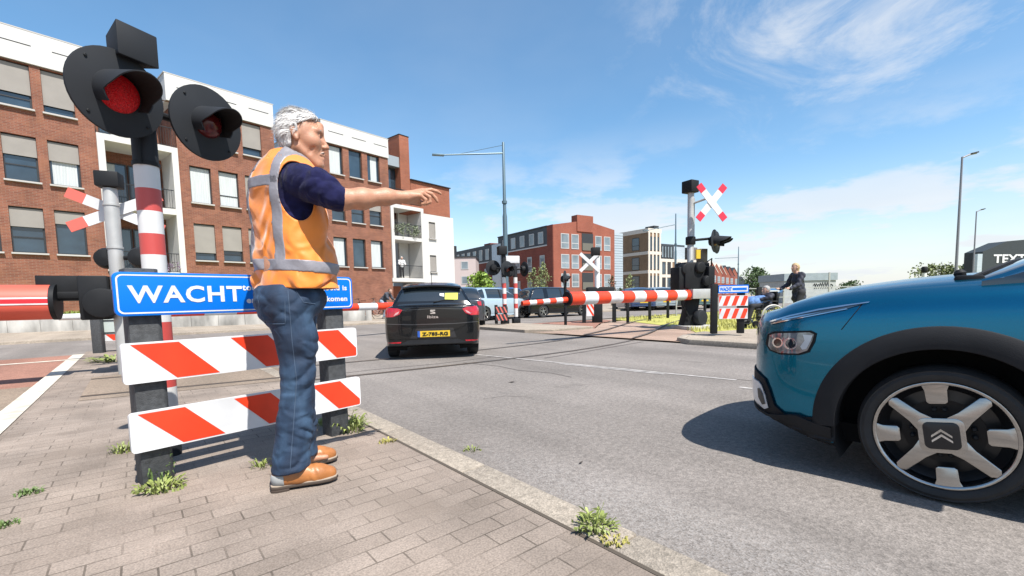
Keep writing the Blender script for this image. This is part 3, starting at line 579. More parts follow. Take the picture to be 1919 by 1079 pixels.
# mast beyond the track on the left with its back lamps, cross and barrier machine
m_paler = M('pale red', (.80, .16, .12), .5)
LM = thing('barrier_mast', 'grey mast with a flat red and white cross, left of the large blue sign', 'mast', (-5.36, 6.2, .0))
MB().lathe([(.082, .0), (.082, 2.45), (.076, 2.58)], (0, 0, 0), (0, 0, 1), 20).build('mast', m_grey, LM)
mb = MB(); mb.lathe([(.092, 2.35), (.092, 2.375)], n=20); mb.build('clamp', m_grey, LM); mb = MB(); mb.lathe([(.092, 1.78), (.092, 1.805)], n=20); mb.build('clamp', m_grey, LM)
qv = Vector((.94, .34, 0)); nv = Vector((-.34, .94, 0))
andrew_cross(LM, Vector((-.07, .14, 2.31)), qv, Vector((0, 0, 1)), nv, .58, .07, R(24), [m_wht, m_paler])
MB().box((-.0, 0, 2.69), (.26, .22, .2), .4).build('bell_box', m_black, LM, bevel=.015)
for dx in (-.17, .29):
    mb = MB(); mb.lathe([(.02, -.12), (.11, -.10), (.145, 0), (.145, .05)], (dx, .05, 1.66), (-.35, .93, 0), 20); mb.build('lamp_housing', m_black, LM)
MB().tube([(-.17, .05, 1.66), (.29, .05, 1.66)], .03).build('lamp_arm', m_black, LM)
mb = MB(); mb.box((-.22, -.1, 1.12), (.30, .34, .58), .55); mb.build('machine_box', m_black, LM, bevel=.02)
mb = MB(); mb.lathe([(.19, -.12), (.2, 0), (.19, .12)], (-.07, -.18, 1.05), (.55, -.84, 0), 24); mb.build('counterweight', m_black, LM, bevel=.01)
MB().box((-.53, -.30, 1.25), (.40, .05, .33), .55).build('guard_plate', m_black, LM, bevel=.008)
MB().box((-.45, -.26, 1.16), (.5, .07, .09), .57).build('boom_arm', m_black, LM, bevel=.01)
def boom(name, label, p0, p1, r0, r1, period, first_red, group=None, base=None, ends=True, mats=None, squash=1.0):
    p0, p1 = Vector(p0), Vector(p1); L = (p1 - p0).length; ax = (p1 - p0) / L; t = thing(name, label, 'barrier', p0, 0, group); mb = MB(); s = 0; red = first_red
    while s < L - 1e-4:
        e = min(s + period, L); mb.k = 1 if red else 0
        mb.lathe([(r0 + (r1 - r0) * s / L, s), (r0 + (r1 - r0) * e / L, e)], (0, 0, 0), ax, 28, True); s = e; red = not red
    b = mb.build('boom', mats or [m_wht, m_redw], t)
    if ends: MB().lathe([(r0 * 1.03, -.03), (r0 * 1.03, .02)], (0, 0, 0), ax, 28).build('end_cap', m_black, t)
    return t
bd = Vector((-.85, -.55, 0))
p0 = D(104, 566, 5.86); bo = boom('barrier_boom', 'thick red lowered barrier boom at the left edge beyond the striped boards', p0, p0 + bd * 2.6 + Vector((0, 0, .01)), .222, .222, 1.3, True, mats=[m_wht, M('boom red', (.80, .12, .075), .5, var=.1, vscale=2)])
st = MB()
for dz, hh, k in ((.055, .014, 0), (.012, .060, 1), (-.03, .012, 0)):
    pass
nb = Vector((-.55, .85, 0)) * -1
mb = MB()
for zc, hh, k in ((.052, .018, 0), (.015, .055, 1), (-.022, .018, 0)):
    mb.k = k; rr = .2235 + .001 * k; y0 = math.asin((zc - hh / 2) / rr); y1 = math.asin((zc + hh / 2) / rr)
    for i in range(1): mb.quad(nb * rr * math.cos(y0) + Vector((0, 0, rr * math.sin(y0))), nb * rr * math.cos(y0) + Vector((0, 0, rr * math.sin(y0))) + bd * 2.6, nb * rr * math.cos(y1) + Vector((0, 0, rr * math.sin(y1))) + bd * 2.6, nb * rr * math.cos(y1) + Vector((0, 0, rr * math.sin(y1))))
mb.build('reflective_band', [m_wht, M('bright red tape', (.82, .02, .03), .35)], bo, smooth=0)
pL, pR = D(110, 594.5, 7.6), D(737, 573, 13.4)
tb = boom('barrier_boom', 'slender red and white barrier boom passing behind the large blue sign', pR, pL, .105, .052, .62, True, ends=False)
MB().box(Vector((.25, .3, -.35)), (.3, .3, 1.0), .6).build('pivot_box', m_black, tb, bevel=.02)
# second sign on the far side of the pavement, seen from behind
S2 = thing('warning_sign', 'grey-posted sign with a pale slatted panel, beyond the track on the left', 'warning sign', (-8.34, 9.02, 0), R(16))
sign_post(S2, -.08, .08, .86, 0, .14); sign_post(S2, 1.05, 1.2, .86, 0, .14)
mb = MB(); mb.box((.6, .16, .62), (1.15, .03, .36)); mb.k = 1
for zz in (.80, .72, .47): mb.box((.6, .14, zz), (1.15, .02, .018))
mb.build('slatted_panel', [M('pale green panel', (.55, .62, .58), .6), m_dark], S2)
striped_board(S2, .05, 1.2, .30, .44, [m_wht, m_redw], (.08, .5, .92), .22, .14, y=.15)

# ------------------------------------------------------------------ far right signal, barrier and sign
FS = thing('crossing_signal', 'far right grey signal mast with a red-tipped cross and black barrier machinery', 'crossing signal', (4.97, 12.57, .05))
MB().lathe([(.095, .0), (.095, 1.6), (.085, 1.62), (.085, 3.72)], n=20).build('mast', m_grey, FS)
MB().box((-.02, 0, 3.86), (.30, .34, .32), .5).build('warning_bell', m_black, FS, bevel=.02)
cc = Vector((.40, -.36, 3.36)); andrew_cross(FS, cc, Vector((.985, .17, 0)), Vector((0, 0, 1)), Vector((.17, -.985, 0)), .59, .088, R(49), [m_wht, M('cross red', (.78, .03, .07), .45)])
MB().tube([(0, 0, 3.4), (.36, -.3, 3.5)], .03).build('cross_bracket', m_grey, FS); MB().box((.05, -.02, 3.0), (.09, .04, 1.1)).build('cable_duct', m_grey, FS)
fm = Vector((.76, -.65, 0))
for c in ((.62, -.12, 2.38), (.86, .28, 2.38)): lamp_head(FS, c, fm, .31, m_lens, .42, .13)
MB().tube([(0, 0, 2.42), (.55, -.1, 2.45)], .035).build('lamp_arm', m_black, FS); MB().lathe([(.13, 2.3), (.13, 2.52)], n=16).build('clamp', m_black, FS, bevel=.02)
mb = MB(); mb.box((.05, 0, 1.45), (.78, .5, .72), .25); mb.build('machine_box', m_black, FS, bevel=.05)
for i, (x, w) in enumerate(((-.40, .16), (.42, .2))): MB().box((x, -.1, 1.38), (w, .42, .62), .25).build('counterweight', m_black, FS, bevel=.03)
for x, z, r_ in ((-.22, 1.62, .17), (.16, 1.66, .16), (.36, 1.30, .15)): MB().lathe([(r_ * .7, -.16), (r_, -.12), (r_, .05), (r_ * .8, .1)], (x, -.22, z), (.2, -.95, 0), 18).build('drum', m_black, FS, bevel=.01)
MB().tube([(.3, -.2, 1.75), (.48, -.25, 1.9), (.52, -.1, 1.5), (.46, .1, 1.1)], .02, 6).build('cable', m_black, FS); MB().tube([(-.3, -.25, 1.1), (-.34, -.3, .7), (-.1, -.25, .3)], .018, 6).build('cable', m_black, FS)
MB().box((.11, -.24, 2.02), (.13, .05, .24), .25).build('yellow_plate', M('yellow plate', (.75, .50, .03), .5), FS)
MB().box((.36, .1, 1.98), (.22, .2, .42), .25).build('control_box', M('brown box', (.16, .13, .10), .6), FS, bevel=.01)
mb = MB(); mb.box((.16, -.28, .95), (.62, .26, .26), .25); mb.build('boom_bracket', m_grey, FS, bevel=.012)
mb = MB(); mb.loft([[Vector((x, y, 0 + .02)) for x, y in ((-.26, -.22), (.3, -.22), (.3, .24), (-.26, .24))], [Vector((x, y, .5)) for x, y in ((-.16, -.17), (.17, -.17), (.17, .2), (-.16, .2))], [Vector((x, y, .82)) for x, y in ((-.2, -.17), (.22, -.17), (.22, .2), (-.2, .2))]]); mb.build('pedestal', m_black, FS, bevel=.03)
mb = MB(); mb.lathe([(.2, -.09), (.22, 0), (.2, .09)], (.2, -.22, .3), (.5, -.86, 0), 20); mb.build('gear_cover', m_disc, FS, bevel=.015)
MB().box((.1, -.05, .035), (.95, .8, .1), .3).build('footing', m_concrete, FS, bevel=.015)
MB().tube([(.46, .1, .05), (.46, .1, 1.75)], .04).build('conduit', m_disc, FS)
pr, pe = Vector((4.86, 12.30, .975)), Vector((1.25, 10.0, .955))
fb = boom('barrier_boom', 'thick red and white barrier boom with a slender tip, at the far right signal', pe, pr, .150, .135, .4, True)
tp = Vector((.22, 9.36, .90)); ax = (tp - pe); mb = MB(); k = 0; n_ = 7
for i in range(n_): mb.k = (i + 1) % 2; mb.lathe([(.062 - .012 * i / n_, ax.length * i / n_), (.062 - .012 * (i + 1) / n_, ax.length * (i + 1) / n_)], (0, 0, -.02), ax, 16)
mb.build('boom_tip', [m_wht, m_redw], fb)
FSG = thing('warning_sign', 'blue WACHT sign over two striped boards on the right-hand island beside the far signal', 'warning sign', (4.33, 9.52, .1), math.atan2(-.14, .99))
def small_sign(parent, L, z, w, mats, dark=None):
    sign_post(parent, -.10, .03, z[3] + .02, -.0, .12, dark); sign_post(parent, L * .72, L * .72 + .13, z[3] - .1, .03, .12, dark)
    striped_board(parent, .04, L, z[1][0], z[1][1], mats, [.02 + w * i for i in range(6)], w * .5, -.08, .01, y=0); striped_board(parent, .05, L, z[0][0], z[0][1], mats, [.02 + w * i for i in range(6)], w * .5, -.08, .01, y=0)
small_sign(FSG, .62, ((.36, .585), (.63, .85), (.9, 1.08), 1.08), .175, [m_wht, m_redw], m_black)
mb = MB(); mb.prism(rrect(.03, .63, .90, 1.07, .012), (0, 0, 0), (1, 0, 0), (0, 0, 1), (0, .025, 0)); nb_ = mb.build('name_board', m_blue, FSG)
mb = MB(); mb.prism(rrect(.045, .615, .927, 1.045, .01), (0, -.001, 0), (1, 0, 0), (0, 0, 1), (0, .0005, 0)); mb.build('white_field', m_wht, nb_)
lettering('WACHT', .1, m_blue, nb_, (.055, -.0016, .945), (1, 0, 0), (0, 0, 1), bold=.006, width=.24, height=.08)
mb = MB(); mb.box((.45, -.0025, .985), (.28, .002, .05)); mb.build('line_of_words', m_blue, nb_)
SG3 = thing('warning_sign', 'blue-topped sign with a black post behind the wheelchair on the verge', 'warning sign', (D(1427, 560, 14.0).x, 14.0, .05), R(-6))
sign_post(SG3, -.1, .03, 1.12, 0, .12, m_black); mb = MB(); mb.prism(rrect(.05, .62, .93, 1.07, .01), (0, 0, 0), (1, 0, 0), (0, 0, 1), (0, .025, 0)); nb_ = mb.build('name_board', M('paler sign blue', (.10, .28, .62), .45), SG3)  # paler, greyer blue than the other name boards
mb = MB(); mb.box((.33, -.002, .985), (.40, .002, .05)); mb.build('line_of_words', m_wht, nb_)
# ------------------------------------------------------------------ signals on the far island
def island_signal(name, label, x, y, top, heads, box):
    t = thing(name, label, 'crossing signal', (x, y, .07), 0, None)
    banded_pole(t, 0, 0, .075, [(.25, 0), (.55, 1), (.72, 2), (.9, 1), (1.08, 2), (1.28, 1), (1.45, 2), (1.66, 1), (top, 0)], 14)
    MB().box((0, 0, .09), (.26, .26, .2), .3).build('footing', m_black, t, bevel=.02)
    for c, nv_ in heads: lamp_head(t, c, nv_, .27, m_lens, .3, .11, 24)
    MB().tube([heads[0][0], heads[-1][0]], .03).build('lamp_arm', m_black, t); MB().box((box[0], 0, top + box[1]), box[2:5], .3).build('bell_box', box[5], t, bevel=.02); return t
pA = D(947, 611, 16.0); pB = D(968, 610, 16.3)
island_signal('crossing_signal', 'left one of two thin banded signals on the far island, black box on top', pA.x, pA.y, 2.45, [((-.38, .06, 2.0), (-.3, .95, 0)), ((.12, -.1, 1.95), (.6, -.8, 0))], (-.05, .14, .3, .3, .3, m_black))
island_signal('crossing_signal', 'right one of two thin banded signals on the far island, white box on top', pB.x, pB.y, 2.05, [((-.2, -.1, 1.95), (.2, -.98, 0)), ((.34, .06, 1.95), (.85, .5, 0))], (-.1, .24, .5, .2, .26, m_wht))
SG4 = thing('warning_sign', 'small sign with two dark striped boards on the far island beside the thin signals', 'warning sign', (D(930, 612, 15.4).x, 15.4, .07), R(10))
sign_post(SG4, -.02, .08, .70, .03, .1, m_black); sign_post(SG4, .30, .40, .70, .03, .1, m_black)
m_dred = M('dull red', (.35, .05, .06), .6); m_dwh = M('white in painted shade', (.03, .03, .035), .6)  # shade on the red and white stripes put into both colours
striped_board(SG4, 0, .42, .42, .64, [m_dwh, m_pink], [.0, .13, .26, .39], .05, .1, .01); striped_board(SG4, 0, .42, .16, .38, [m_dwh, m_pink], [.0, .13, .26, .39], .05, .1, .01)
FM = thing('crossing_signal', 'white mast with a plain white cross in front of the red gabled building', 'crossing signal', (D(1120, 560, 16.5).x, 16.5, .0))
MB().lathe([(.10, 0), (.10, 2.45)], n=16).build('mast', m_wht, FM); MB().box((-.06, 0, 2.60), (.3, .3, .3)).build('bell_box', m_black, FM, bevel=.02)
andrew_cross(FM, (-.30, -.12, 2.22), Vector((1, 0, 0)), Vector((0, 0, 1)), Vector((0, -1, 0)), .46, .06, R(43), [m_wht, m_wht])
mb = MB(); mb.box((.12, .1, 1.12), (1.0, .4, .42)); mb.build('machine_box', m_black, FM, bevel=.05)
for x in (-.5, .6): MB().box((x, -.05, .45), (.12, .12, .9)).build('post', m_black, FM)
MB().box((-.0, .05, .4), (.34, .3, .8)).build('pedestal', m_black, FM, bevel=.02)
striped_board(FM, -.42, -.14, .28, .78, [m_wht, m_redw], [-.5, -.34, -.18], .08, .3, .01, y=-.1)
RSn = thing('signal_lamp', 'black oval signal backboard standing above the end of the thick far boom', 'signal lamp', (D(1060, 570, 15.5).x, 15.5, 0))
MB().lathe([(.05, 0), (.05, 1.5)], n=12).build('pole', m_black, RSn); lamp_head(RSn, (0, -.05, 1.6), (.88, -.30, .0), .29, m_lens, .2, .11, 28)
# posts of the verge fence under the boom
for i, px in enumerate((1177, 1218, 1252)):
    y = (15.6, 16.6, 18.2)[i]; p = D(px, 590, y)
    tag(MB().box((0, 0, .48), (.09, .09, .96)).build('bollard', m_black, loc=(p.x, y, .04), bevel=.008), 'slim black post standing in the verge grass under the far boom', 'post', 'black posts in the verge grass')
# ------------------------------------------------------------------ cars
m_tyre = M('tyre rubber', (.022, .022, .023), .75, var=.25, vscale=14, bump=.15, bscale=60)
m_well = M('wheel well', (.008, .008, .009), .95)
m_clad = M('grained plastic', (.020, .021, .024), .68, var=.12, vscale=9, bump=.12, bscale=260, spec=.22)
m_alloy = M('brushed alloy', (.40, .39, .38), .26, 1.0, var=.12, vscale=4, stretch=(1, 1, 14))
m_rimblack = M('rim black', (.018, .018, .02), .3, .2)
m_chrome = M('chrome', (.75, .76, .78), .12, 1.0)
m_hl = M('headlamp glass', (.16, .17, .18), .08, .35, var=.75, vscale=16, coat=1.0)
m_tail = M('tail lamp', (.55, .006, .02), .15, coat=1, var=.35, vscale=14)
m_cglass = M('car glass', (.018, .026, .032), .03, spec=.9, coat=.6)
def crom(P, n):
    """Catmull-Rom through rows of P, n samples per span"""
    P = np.asarray(P, float); Q = np.vstack([2 * P[0] - P[1], P, 2 * P[-1] - P[-2]]); out = []
    for i in range(len(P) - 1):
        p0, p1, p2, p3 = Q[i:i + 4]
        for k in range(n):
            t = k / n; out.append(.5 * ((2 * p1) + (p2 - p0) * t + (2 * p0 - 5 * p1 + 4 * p2 - p3) * t * t + (3 * p1 - p0 - 3 * p2 + p3) * t ** 3))
    out.append(P[-1]); return np.array(out)
def half_section(W, zt, zb, cr, m=5):
    h = (zt - zb) / .8; k = min(1, max(W, .02) / .35)
    c = [(0, zt + cr), (.45 * W, zt + cr * .86), (.78 * W, zt + cr * .38), (W - .075 * k, zt - .018 * h), (W - .022 * k, zt - .075 * h), (W - .004 * k, zt - .2 * h), (W, zb + .42 * h), (W - .006 * k, zb + .2 * h), (W - .03 * k, zb + .07 * h), (W - .10 * k, zb), (0, zb)]
    return crom(c, m)
class Car:
    def __init__(s, name, label, loc, heading, body_mat, st, wb, scale=1.0, arch=.36, rw=.32, group=None, dens=7, cat='car', sec=5, yw=.77):
        s.t = thing(name, label, cat, loc, heading, group); s.t.scale = (scale,) * 3; s.wb = wb; s.rw = rw; s.arch = arch; s.paint = body_mat; s.yw = yw; s.dx = 0
        S_ = crom(st, dens); rings = []
        for x, W, zt, zb, cr in S_:
            hs = half_section(max(W, .004), zt, zb, cr, sec); full = [(x, y, z) for y, z in hs] + [(x, -y, z) for y, z in hs[-2:0:-1]]; rings.append([Vector(p) for p in full])
        mb = MB(); mb.loft(rings, True); s.bvh = BVHTree.FromPolygons(mb.v, mb.f)
        if arch:
            keep = []; hit = set()
            for f in mb.f:
                inside = [any(math.hypot(mb.v[i].x - xw, mb.v[i].z - rw) < arch for xw in (0, -wb)) and abs(mb.v[i].y) > .42 for i in f]
                if all(inside): continue
                for i, q in zip(f, inside):
                    if q: hit.add(i)
                keep.append(f)
            mb.f = keep; mb.mi = [0] * len(keep)
            for i in hit:
                v = mb.v[i]; xw = min((0, -wb), key=lambda a: abs(v.x - a)); d = Vector((v.x - xw, 0, v.z - rw)); L = d.length or 1; d = d * (arch / L)
                if v.z < rw - .02: mb.v[i] = Vector((xw + math.copysign(math.sqrt(max(arch * arch - (v.z - rw) ** 2, 0)), v.x - xw), v.y, v.z))
                else: mb.v[i] = Vector((xw + d.x, v.y, rw + d.z))
        s.body = mb.build('body', body_mat, s.t, smooth=40)
        if arch:
            for xw in (0, -wb):
                for sg in (1, -1):
                    w = MB(); w.m = Matrix.Translation((xw, 0, rw)); w.lathe([(arch - .002, .86), (arch - .002, .50), (.05, .50)], (0, 0, 0), (0, sg, 0), 28, False, -2.05, 2.05); w.build('wheel_well', m_well, s.t)
    def proj(s, u, z, axis):
        """point on the body: axis 'l'/'r' = seen from its left/right side, 'b' = from behind, 'f' = from the front; u = x or y"""
        o, d = {'l': (Vector((u + s.dx, 3, z)), Vector((0, -1, 0))), 'r': (Vector((u + s.dx, -3, z)), Vector((0, 1, 0))), 'b': (Vector((-8, u, z)), Vector((1, 0, 0))), 'f': (Vector((5, u, z)), Vector((-1, 0, 0)))}[axis]
        p, n, i, L = s.bvh.ray_cast(o, d)
        if p is None: return None, None
        if n.dot(d) > 0: n = -n
        return p, n
    def patch(s, name, poly, axis, mat, off=.004, parent=None, step=.03, rim=.0, bvh=None):
        xs = [p[0] for p in poly]; zs = [p[1] for p in poly]; bm = bmesh.new(); bm.faces.new([bm.verts.new((p[0], p[1], 0)) for p in poly])
        for lo, hi, k in ((min(xs), max(xs), 0), (min(zs), max(zs), 1)):
            n = max(1, int((hi - lo) / step))
            for i in range(1, n):
                c = [0, 0, 0]; c[k] = lo + (hi - lo) * i / n; nn = [0, 0, 0]; nn[k] = 1
                bmesh.ops.bisect_plane(bm, geom=bm.verts[:] + bm.edges[:] + bm.faces[:], plane_co=c, plane_no=nn)
        bm.verts.ensure_lookup_table(); bad = []
        for v in bm.verts:
            p, n = s.proj(v.co.x, v.co.y, axis)
            if p is None: bad.append(v); continue
            v.co = p + n * off
        bmesh.ops.delete(bm, geom=bad, context='VERTS')
        if rim:
            r = bmesh.ops.extrude_face_region(bm, geom=bm.faces[:]); 
            d = {'l': Vector((0, -1, 0)), 'r': Vector((0, 1, 0)), 'b': Vector((1, 0, 0)), 'f': Vector((-1, 0, 0))}[axis]
            for e in r['geom']:
                if isinstance(e, bmesh.types.BMVert): e.co += d * rim
        bmesh.ops.recalc_face_normals(bm, faces=bm.faces)
        me = bpy.data.meshes.new(name); bm.to_mesh(me); bm.free(); me.polygons.foreach_set('use_smooth', [True] * len(me.polygons)); me.set_sharp_from_angle(angle=R(50))
        if axis in 'lrbf' and len(me.polygons) and not rim:
            c = me.polygons[0]; want = {'l': (0, 1, 0), 'r': (0, -1, 0), 'b': (-1, 0, 0), 'f': (1, 0, 0)}[axis]
            if c.normal.dot(Vector(want)) < 0: me.flip_normals()
        me.materials.append(mat); o = bpy.data.objects.new(name, me); COL.objects.link(o); o.parent = parent or s.t; return o
    def cabin(s, prof, belt, Wb, tumble, roof_x, pillars, mat_roof=None, cr=.04, seams=True):
        """prof: (x, z_top) front to rear; glass house with roof skin and pillars laid on it"""
        P = crom(prof, 5); rings = []; m = 12
        def sec(x, zt, grow=0):
            zt = max(zt, belt + .02); bt = belt - .06; Wt = Wb - (zt - belt) * tumble; pts = crom([(0, zt + cr), (Wt * .55, zt + cr * .8), (Wt - .10, zt + cr * .12), (Wt - .015, zt - .035), (Wt + (Wb - Wt) * .5, (zt + belt) / 2), (Wb, bt)], 3); return [Vector((x, y * (1 + grow) , z + grow)) for y, z in pts]
        def full(h): return [p for p in h] + [Vector((p.x, -p.y, p.z)) for p in h[:0:-1]]
        rings = [full(sec(x, z)) for x, z in P]; mb = MB(); mb.loft(rings, True); s.glass = mb.build('window_glass', m_cglass, s.t, smooth=35); s.cbvh = BVHTree.FromPolygons(mb.v, mb.f)
        mat = mat_roof or s.paint; n = len(sec(0, 1.2)); sh = 9          # index of the roof edge
        idx = [i for i, (x, z) in enumerate(P) if roof_x[1] <= x <= roof_x[0]]
        mb = MB(); rr = []
        for i in idx:
            h = sec(P[i][0], P[i][1], .008)[:sh + 1]; rr.append([Vector((p.x, -p.y, p.z)) for p in h[:0:-1]] + h)
        mb.loft(rr, False, False); s.roof = mb.build('roof', mat, s.t, smooth=40)
        for sg in (1, -1):
            # windscreen and rear pillars follow the edge of the glass house
            for rng, w in ((range(0, idx[0] + 1), 2), (range(idx[-1], len(P)), 2)):
                mb = MB(); rr = []
                for i in rng:
                    h = sec(P[i][0], P[i][1], .006); rr.append([Vector((p.x, sg * p.y, p.z)) for p in h[sh - w:sh + 2]])
                if len(rr) > 1: mb.loft(rr, False, False); mb.build('pillar', mat, s.t, smooth=40)
            for x0, x1, mm in pillars:
                mb = MB(); rr = []
                for x in np.linspace(x0, x1, 5):
                    h = sec(x, float(np.interp(-x, -P[:, 0], P[:, 1])), .007); rr.append([Vector((p.x, sg * p.y, p.z)) for p in h[sh:]])
                mb.loft(rr, False, False); mb.build('pillar', mm or mat, s.t, smooth=40)
    def cproj_patch(s, name, poly, axis, mat, off=.003, parent=None):
        b = s.bvh; s.bvh = s.cbvh; o = s.patch(name, poly, axis, mat, off, parent, .05); s.bvh = b; return o
    def wheels(s, maker):
        pr = None
        for xw in (0, -s.wb):
            for sg in (1, -1):
                if pr is None: w = pr = maker(s); 
                else:
                    w = dup(pr, s.t)
                w.location = (xw, sg * s.yw, s.rw); w.rotation_euler = (0, 0, 0 if sg > 0 else PI)
def simple_wheel(s, rim_mat=None, nsp=5, lip=.66):
    r = s.rw; mb = MB(); mb.lathe([(r * lip, -.09), (r * .9, -.10), (r * .985, -.08), (r, -.04), (r, .04), (r * .985, .08), (r * .9, .10), (r * lip, .09), (r * lip, -.09)], (0, 0, 0), (0, 1, 0), 36, False); t = mb.build('wheel', m_tyre, s.t)
    mb = MB(); mb.lathe([(r * lip, .085), (r * (lip - .05), .09), (r * (lip - .08), .03), (.02, .02)], (0, 0, 0), (0, 1, 0), 32, False); mb.build('rim_dish', m_rimblack, t)
    mb = MB(); mb.lathe([(r * .18, .03), (r * .16, .075), (.001, .08)], (0, 0, 0), (0, 1, 0), 20, False)
    for i in range(nsp):
        a = 2 * PI * i / nsp + .2; d = Vector((math.cos(a), 0, math.sin(a))); e = Vector((-d.z, 0, d.x)); mb.prism([(r * .1, -.035), (r * lip, -.02), (r * lip, .02), (r * .1, .035)], (0, .045, 0), d, e, (0, .03, 0))
    mb.lathe([(r * lip, .07), (r * lip, .094), (r * (lip - .05), .094), (r * (lip - .06), .07)], (0, 0, 0), (0, 1, 0), 36, False); mb.build('rim', rim_mat or m_alloy, t); return t

# ---- the blue crossover on the right
def carpaint(name, col, metal=.55, rough=.28, flake=.12): return M(name, col, rough, metal, var=flake, vscale=420, coat=1.0)
m_cblue = carpaint('blue paint', (.0003, .140, .245), .88, .27, .10); MATS['blue paint'].node_tree.nodes['Principled BSDF'].inputs['Coat Weight'].default_value = .55
hd = Vector((-.70, .714, 0)).normalized(); lf = Vector((-hd.y, hd.x, 0)); Wp = Vector((1.987, 2.024, 0)); org = Wp - lf * .868 + hd * .018
ST = [(.955, .02, .775, .33, 0), (.943, .26, .80, .29, .012), (.92, .42, .825, .275, .018), (.885, .565, .846, .27, .022), (.825, .70, .866, .265, .028), (.745, .79, .886, .255, .034), (.63, .843, .930, .225, .042), (.45, .872, .972, .18, .052), (.2, .884, 1.002, .17, .060), (-.05, .886, 1.018, .18, .066), (-.35, .887, 1.03, .19, .06), (-1.0, .886, 1.03, .20, .05), (-1.8, .886, 1.04, .20, .05), (-2.5, .882, 1.05, .20, .05), (-2.9, .86, 1.04, .22, .05), (-3.15, .80, 1.0, .28, .04), (-3.22, .6, .96, .32, .03), (-3.24, .02, .94, .34, .0)]
CT = Car('crossover_car', 'blue crossover car with black wheel arch cladding, cut off by the right edge', org, math.atan2(hd.y, hd.x), m_cblue, ST, 2.6, 1.0, .43, .32, dens=11, sec=7, yw=.765)
CT.cabin([(-.10, 1.035), (-.45, 1.20), (-.95, 1.44), (-1.35, 1.51), (-2.2, 1.51), (-2.75, 1.42), (-3.05, 1.20), (-3.15, 1.05)], 1.02, .80, .28, (-.95, -2.75), [(-1.42, -1.52, m_black), (-2.35, -2.5, m_black)])
def arch_clad(c, xw, sg):
    mb = MB(); A = np.linspace(-4, 184, 64); rr = []
    for a in A:
        row = []
        for k, r in enumerate((.404, .408, .43, .46, .49, .508, .512)):
            x, z = xw + r * math.cos(R(a)), c.rw + r * math.sin(R(a)); p, n = c.proj(x, max(z, .2), 'l' if sg > 0 else 'r')
            y = abs(p.y) if p else .84; row.append(Vector((x, sg * (y + (.012, .026, .03, .03, .026, .018, -.01)[k]), z)))
        row.insert(0, Vector((xw + .404 * math.cos(R(a)), row[0].y - sg * .10, c.rw + .404 * math.sin(R(a)))))
        rr.append(row)
    mb.loft(rr, False, False); mb.build('arch_cladding', m_clad, c.t, smooth=50)
for xw in (0, -2.6):
    for sg in (1, -1): arch_clad(CT, xw, sg)
for ax_ in 'lr':
    CT.patch('bumper_cladding', [(.405, .155), (.405, .318), (.515, .318), (.64, .300), (.705, .345), (.735, .43), (.765, .488), (.83, .515), (.93, .52), (.955, .45), (.95, .285), (.83, .255), (.66, .22), (.5, .19)], ax_, m_clad, .012, step=.025, rim=.02)
    fg = CT.patch('fog_surround', [(.735, .325), (.752, .395), (.775, .445), (.80, .463), (.895, .462), (.905, .37), (.85, .33), (.76, .305)], ax_, M('pearl white', (.80, .82, .85), .35, coat=.6), .022, step=.02, rim=.02)
    CT.patch('fog_lamp', [(.748, .345), (.762, .40), (.785, .43), (.80, .42), (.795, .37), (.77, .335)], ax_, m_rimblack, .027, fg, .02)
    CT.dx = -.022
    hl = CT.patch('headlight', [(.795, .695), (.785, .752), (.745, .774), (.55, .790), (.522, .776), (.528, .73), (.553, .672), (.60, .652), (.70, .645), (.765, .660)], ax_, m_black, .004, step=.02)
    CT.patch('lens', [(.772, .688), (.765, .750), (.73, .764), (.555, .780), (.533, .770), (.540, .735), (.561, .682), (.605, .661), (.70, .654), (.755, .668)], ax_, m_hl, .008, hl, .02)
    for cx_, rr_ in ((.715, .030), (.645, .036)):
        CT.patch('projector', [(cx_ + rr_ * math.cos(2 * PI * i / 16), .712 + rr_ * .95 * math.sin(2 * PI * i / 16)) for i in range(16)], ax_, m_chrome, .0095, hl, .02); CT.patch('projector', [(cx_ + rr_ * .72 * math.cos(2 * PI * i / 16), .712 + rr_ * .7 * math.sin(2 * PI * i / 16)) for i in range(16)], ax_, m_cglass, .0105, hl, .02)
    CT.patch('turn_signal', [(.585, .766), (.538, .765), (.546, .735), (.565, .69), (.585, .684), (.595, .70), (.575, .735)], ax_, M('pale lens', (.55, .62, .68), .12, coat=1), .011, hl, .02)
    dr = CT.patch('running_light', [(.775, .828), (.66, .866), (.52, .902), (.40, .924), (.315, .936), (.40, .906), (.52, .876), (.64, .848), (.765, .814)], ax_, M('smoked lens', (.05, .075, .10), .08, .2, coat=1), .004, step=.02)
    CT.patch('trim', [(.775, .830), (.66, .868), (.52, .904), (.40, .926), (.305, .940), (.31, .935), (.40, .919), (.52, .896), (.66, .860), (.772, .822)], ax_, m_chrome, .007, dr, .02)
    CT.patch('reflector', [(.70, .846), (.60, .870), (.50, .890), (.58, .868), (.70, .838)], ax_, m_chrome, .007, dr, .02)
    CT.patch('trim', [(.765, .818), (.64, .850), (.52, .878), (.40, .907), (.39, .904), (.52, .873), (.64, .844), (.765, .811)], ax_, m_chrome, .007, dr, .02)
    CT.dx = 0
    CT.patch('shut_line', [(.395, .80), (.33, .905), (.318, .93), (.312, .93), (.326, .905), (.39, .80)], ax_, m_well, .0015, step=.03)
    CT.patch('door_line', [(-.47, .30), (-.47, .98), (-.478, .98), (-.478, .30)], ax_, m_well, .0015, step=.05)
    CT.patch('sill_cladding', [(-.42, .17), (-.42, .34), (-2.2, .36), (-2.2, .17)], ax_, m_clad, .012, step=.08, rim=.02)
    CT.patch('door_bump', [(-.7, .40), (-.68, .56), (-2.0, .58), (-2.02, .42)], ax_, m_clad, .012, step=.08, rim=.02)
CT.patch('lower_grille', [(-.5, .34), (-.45, .47), (.45, .47), (.5, .34)], 'f', m_black, .006, step=.06)
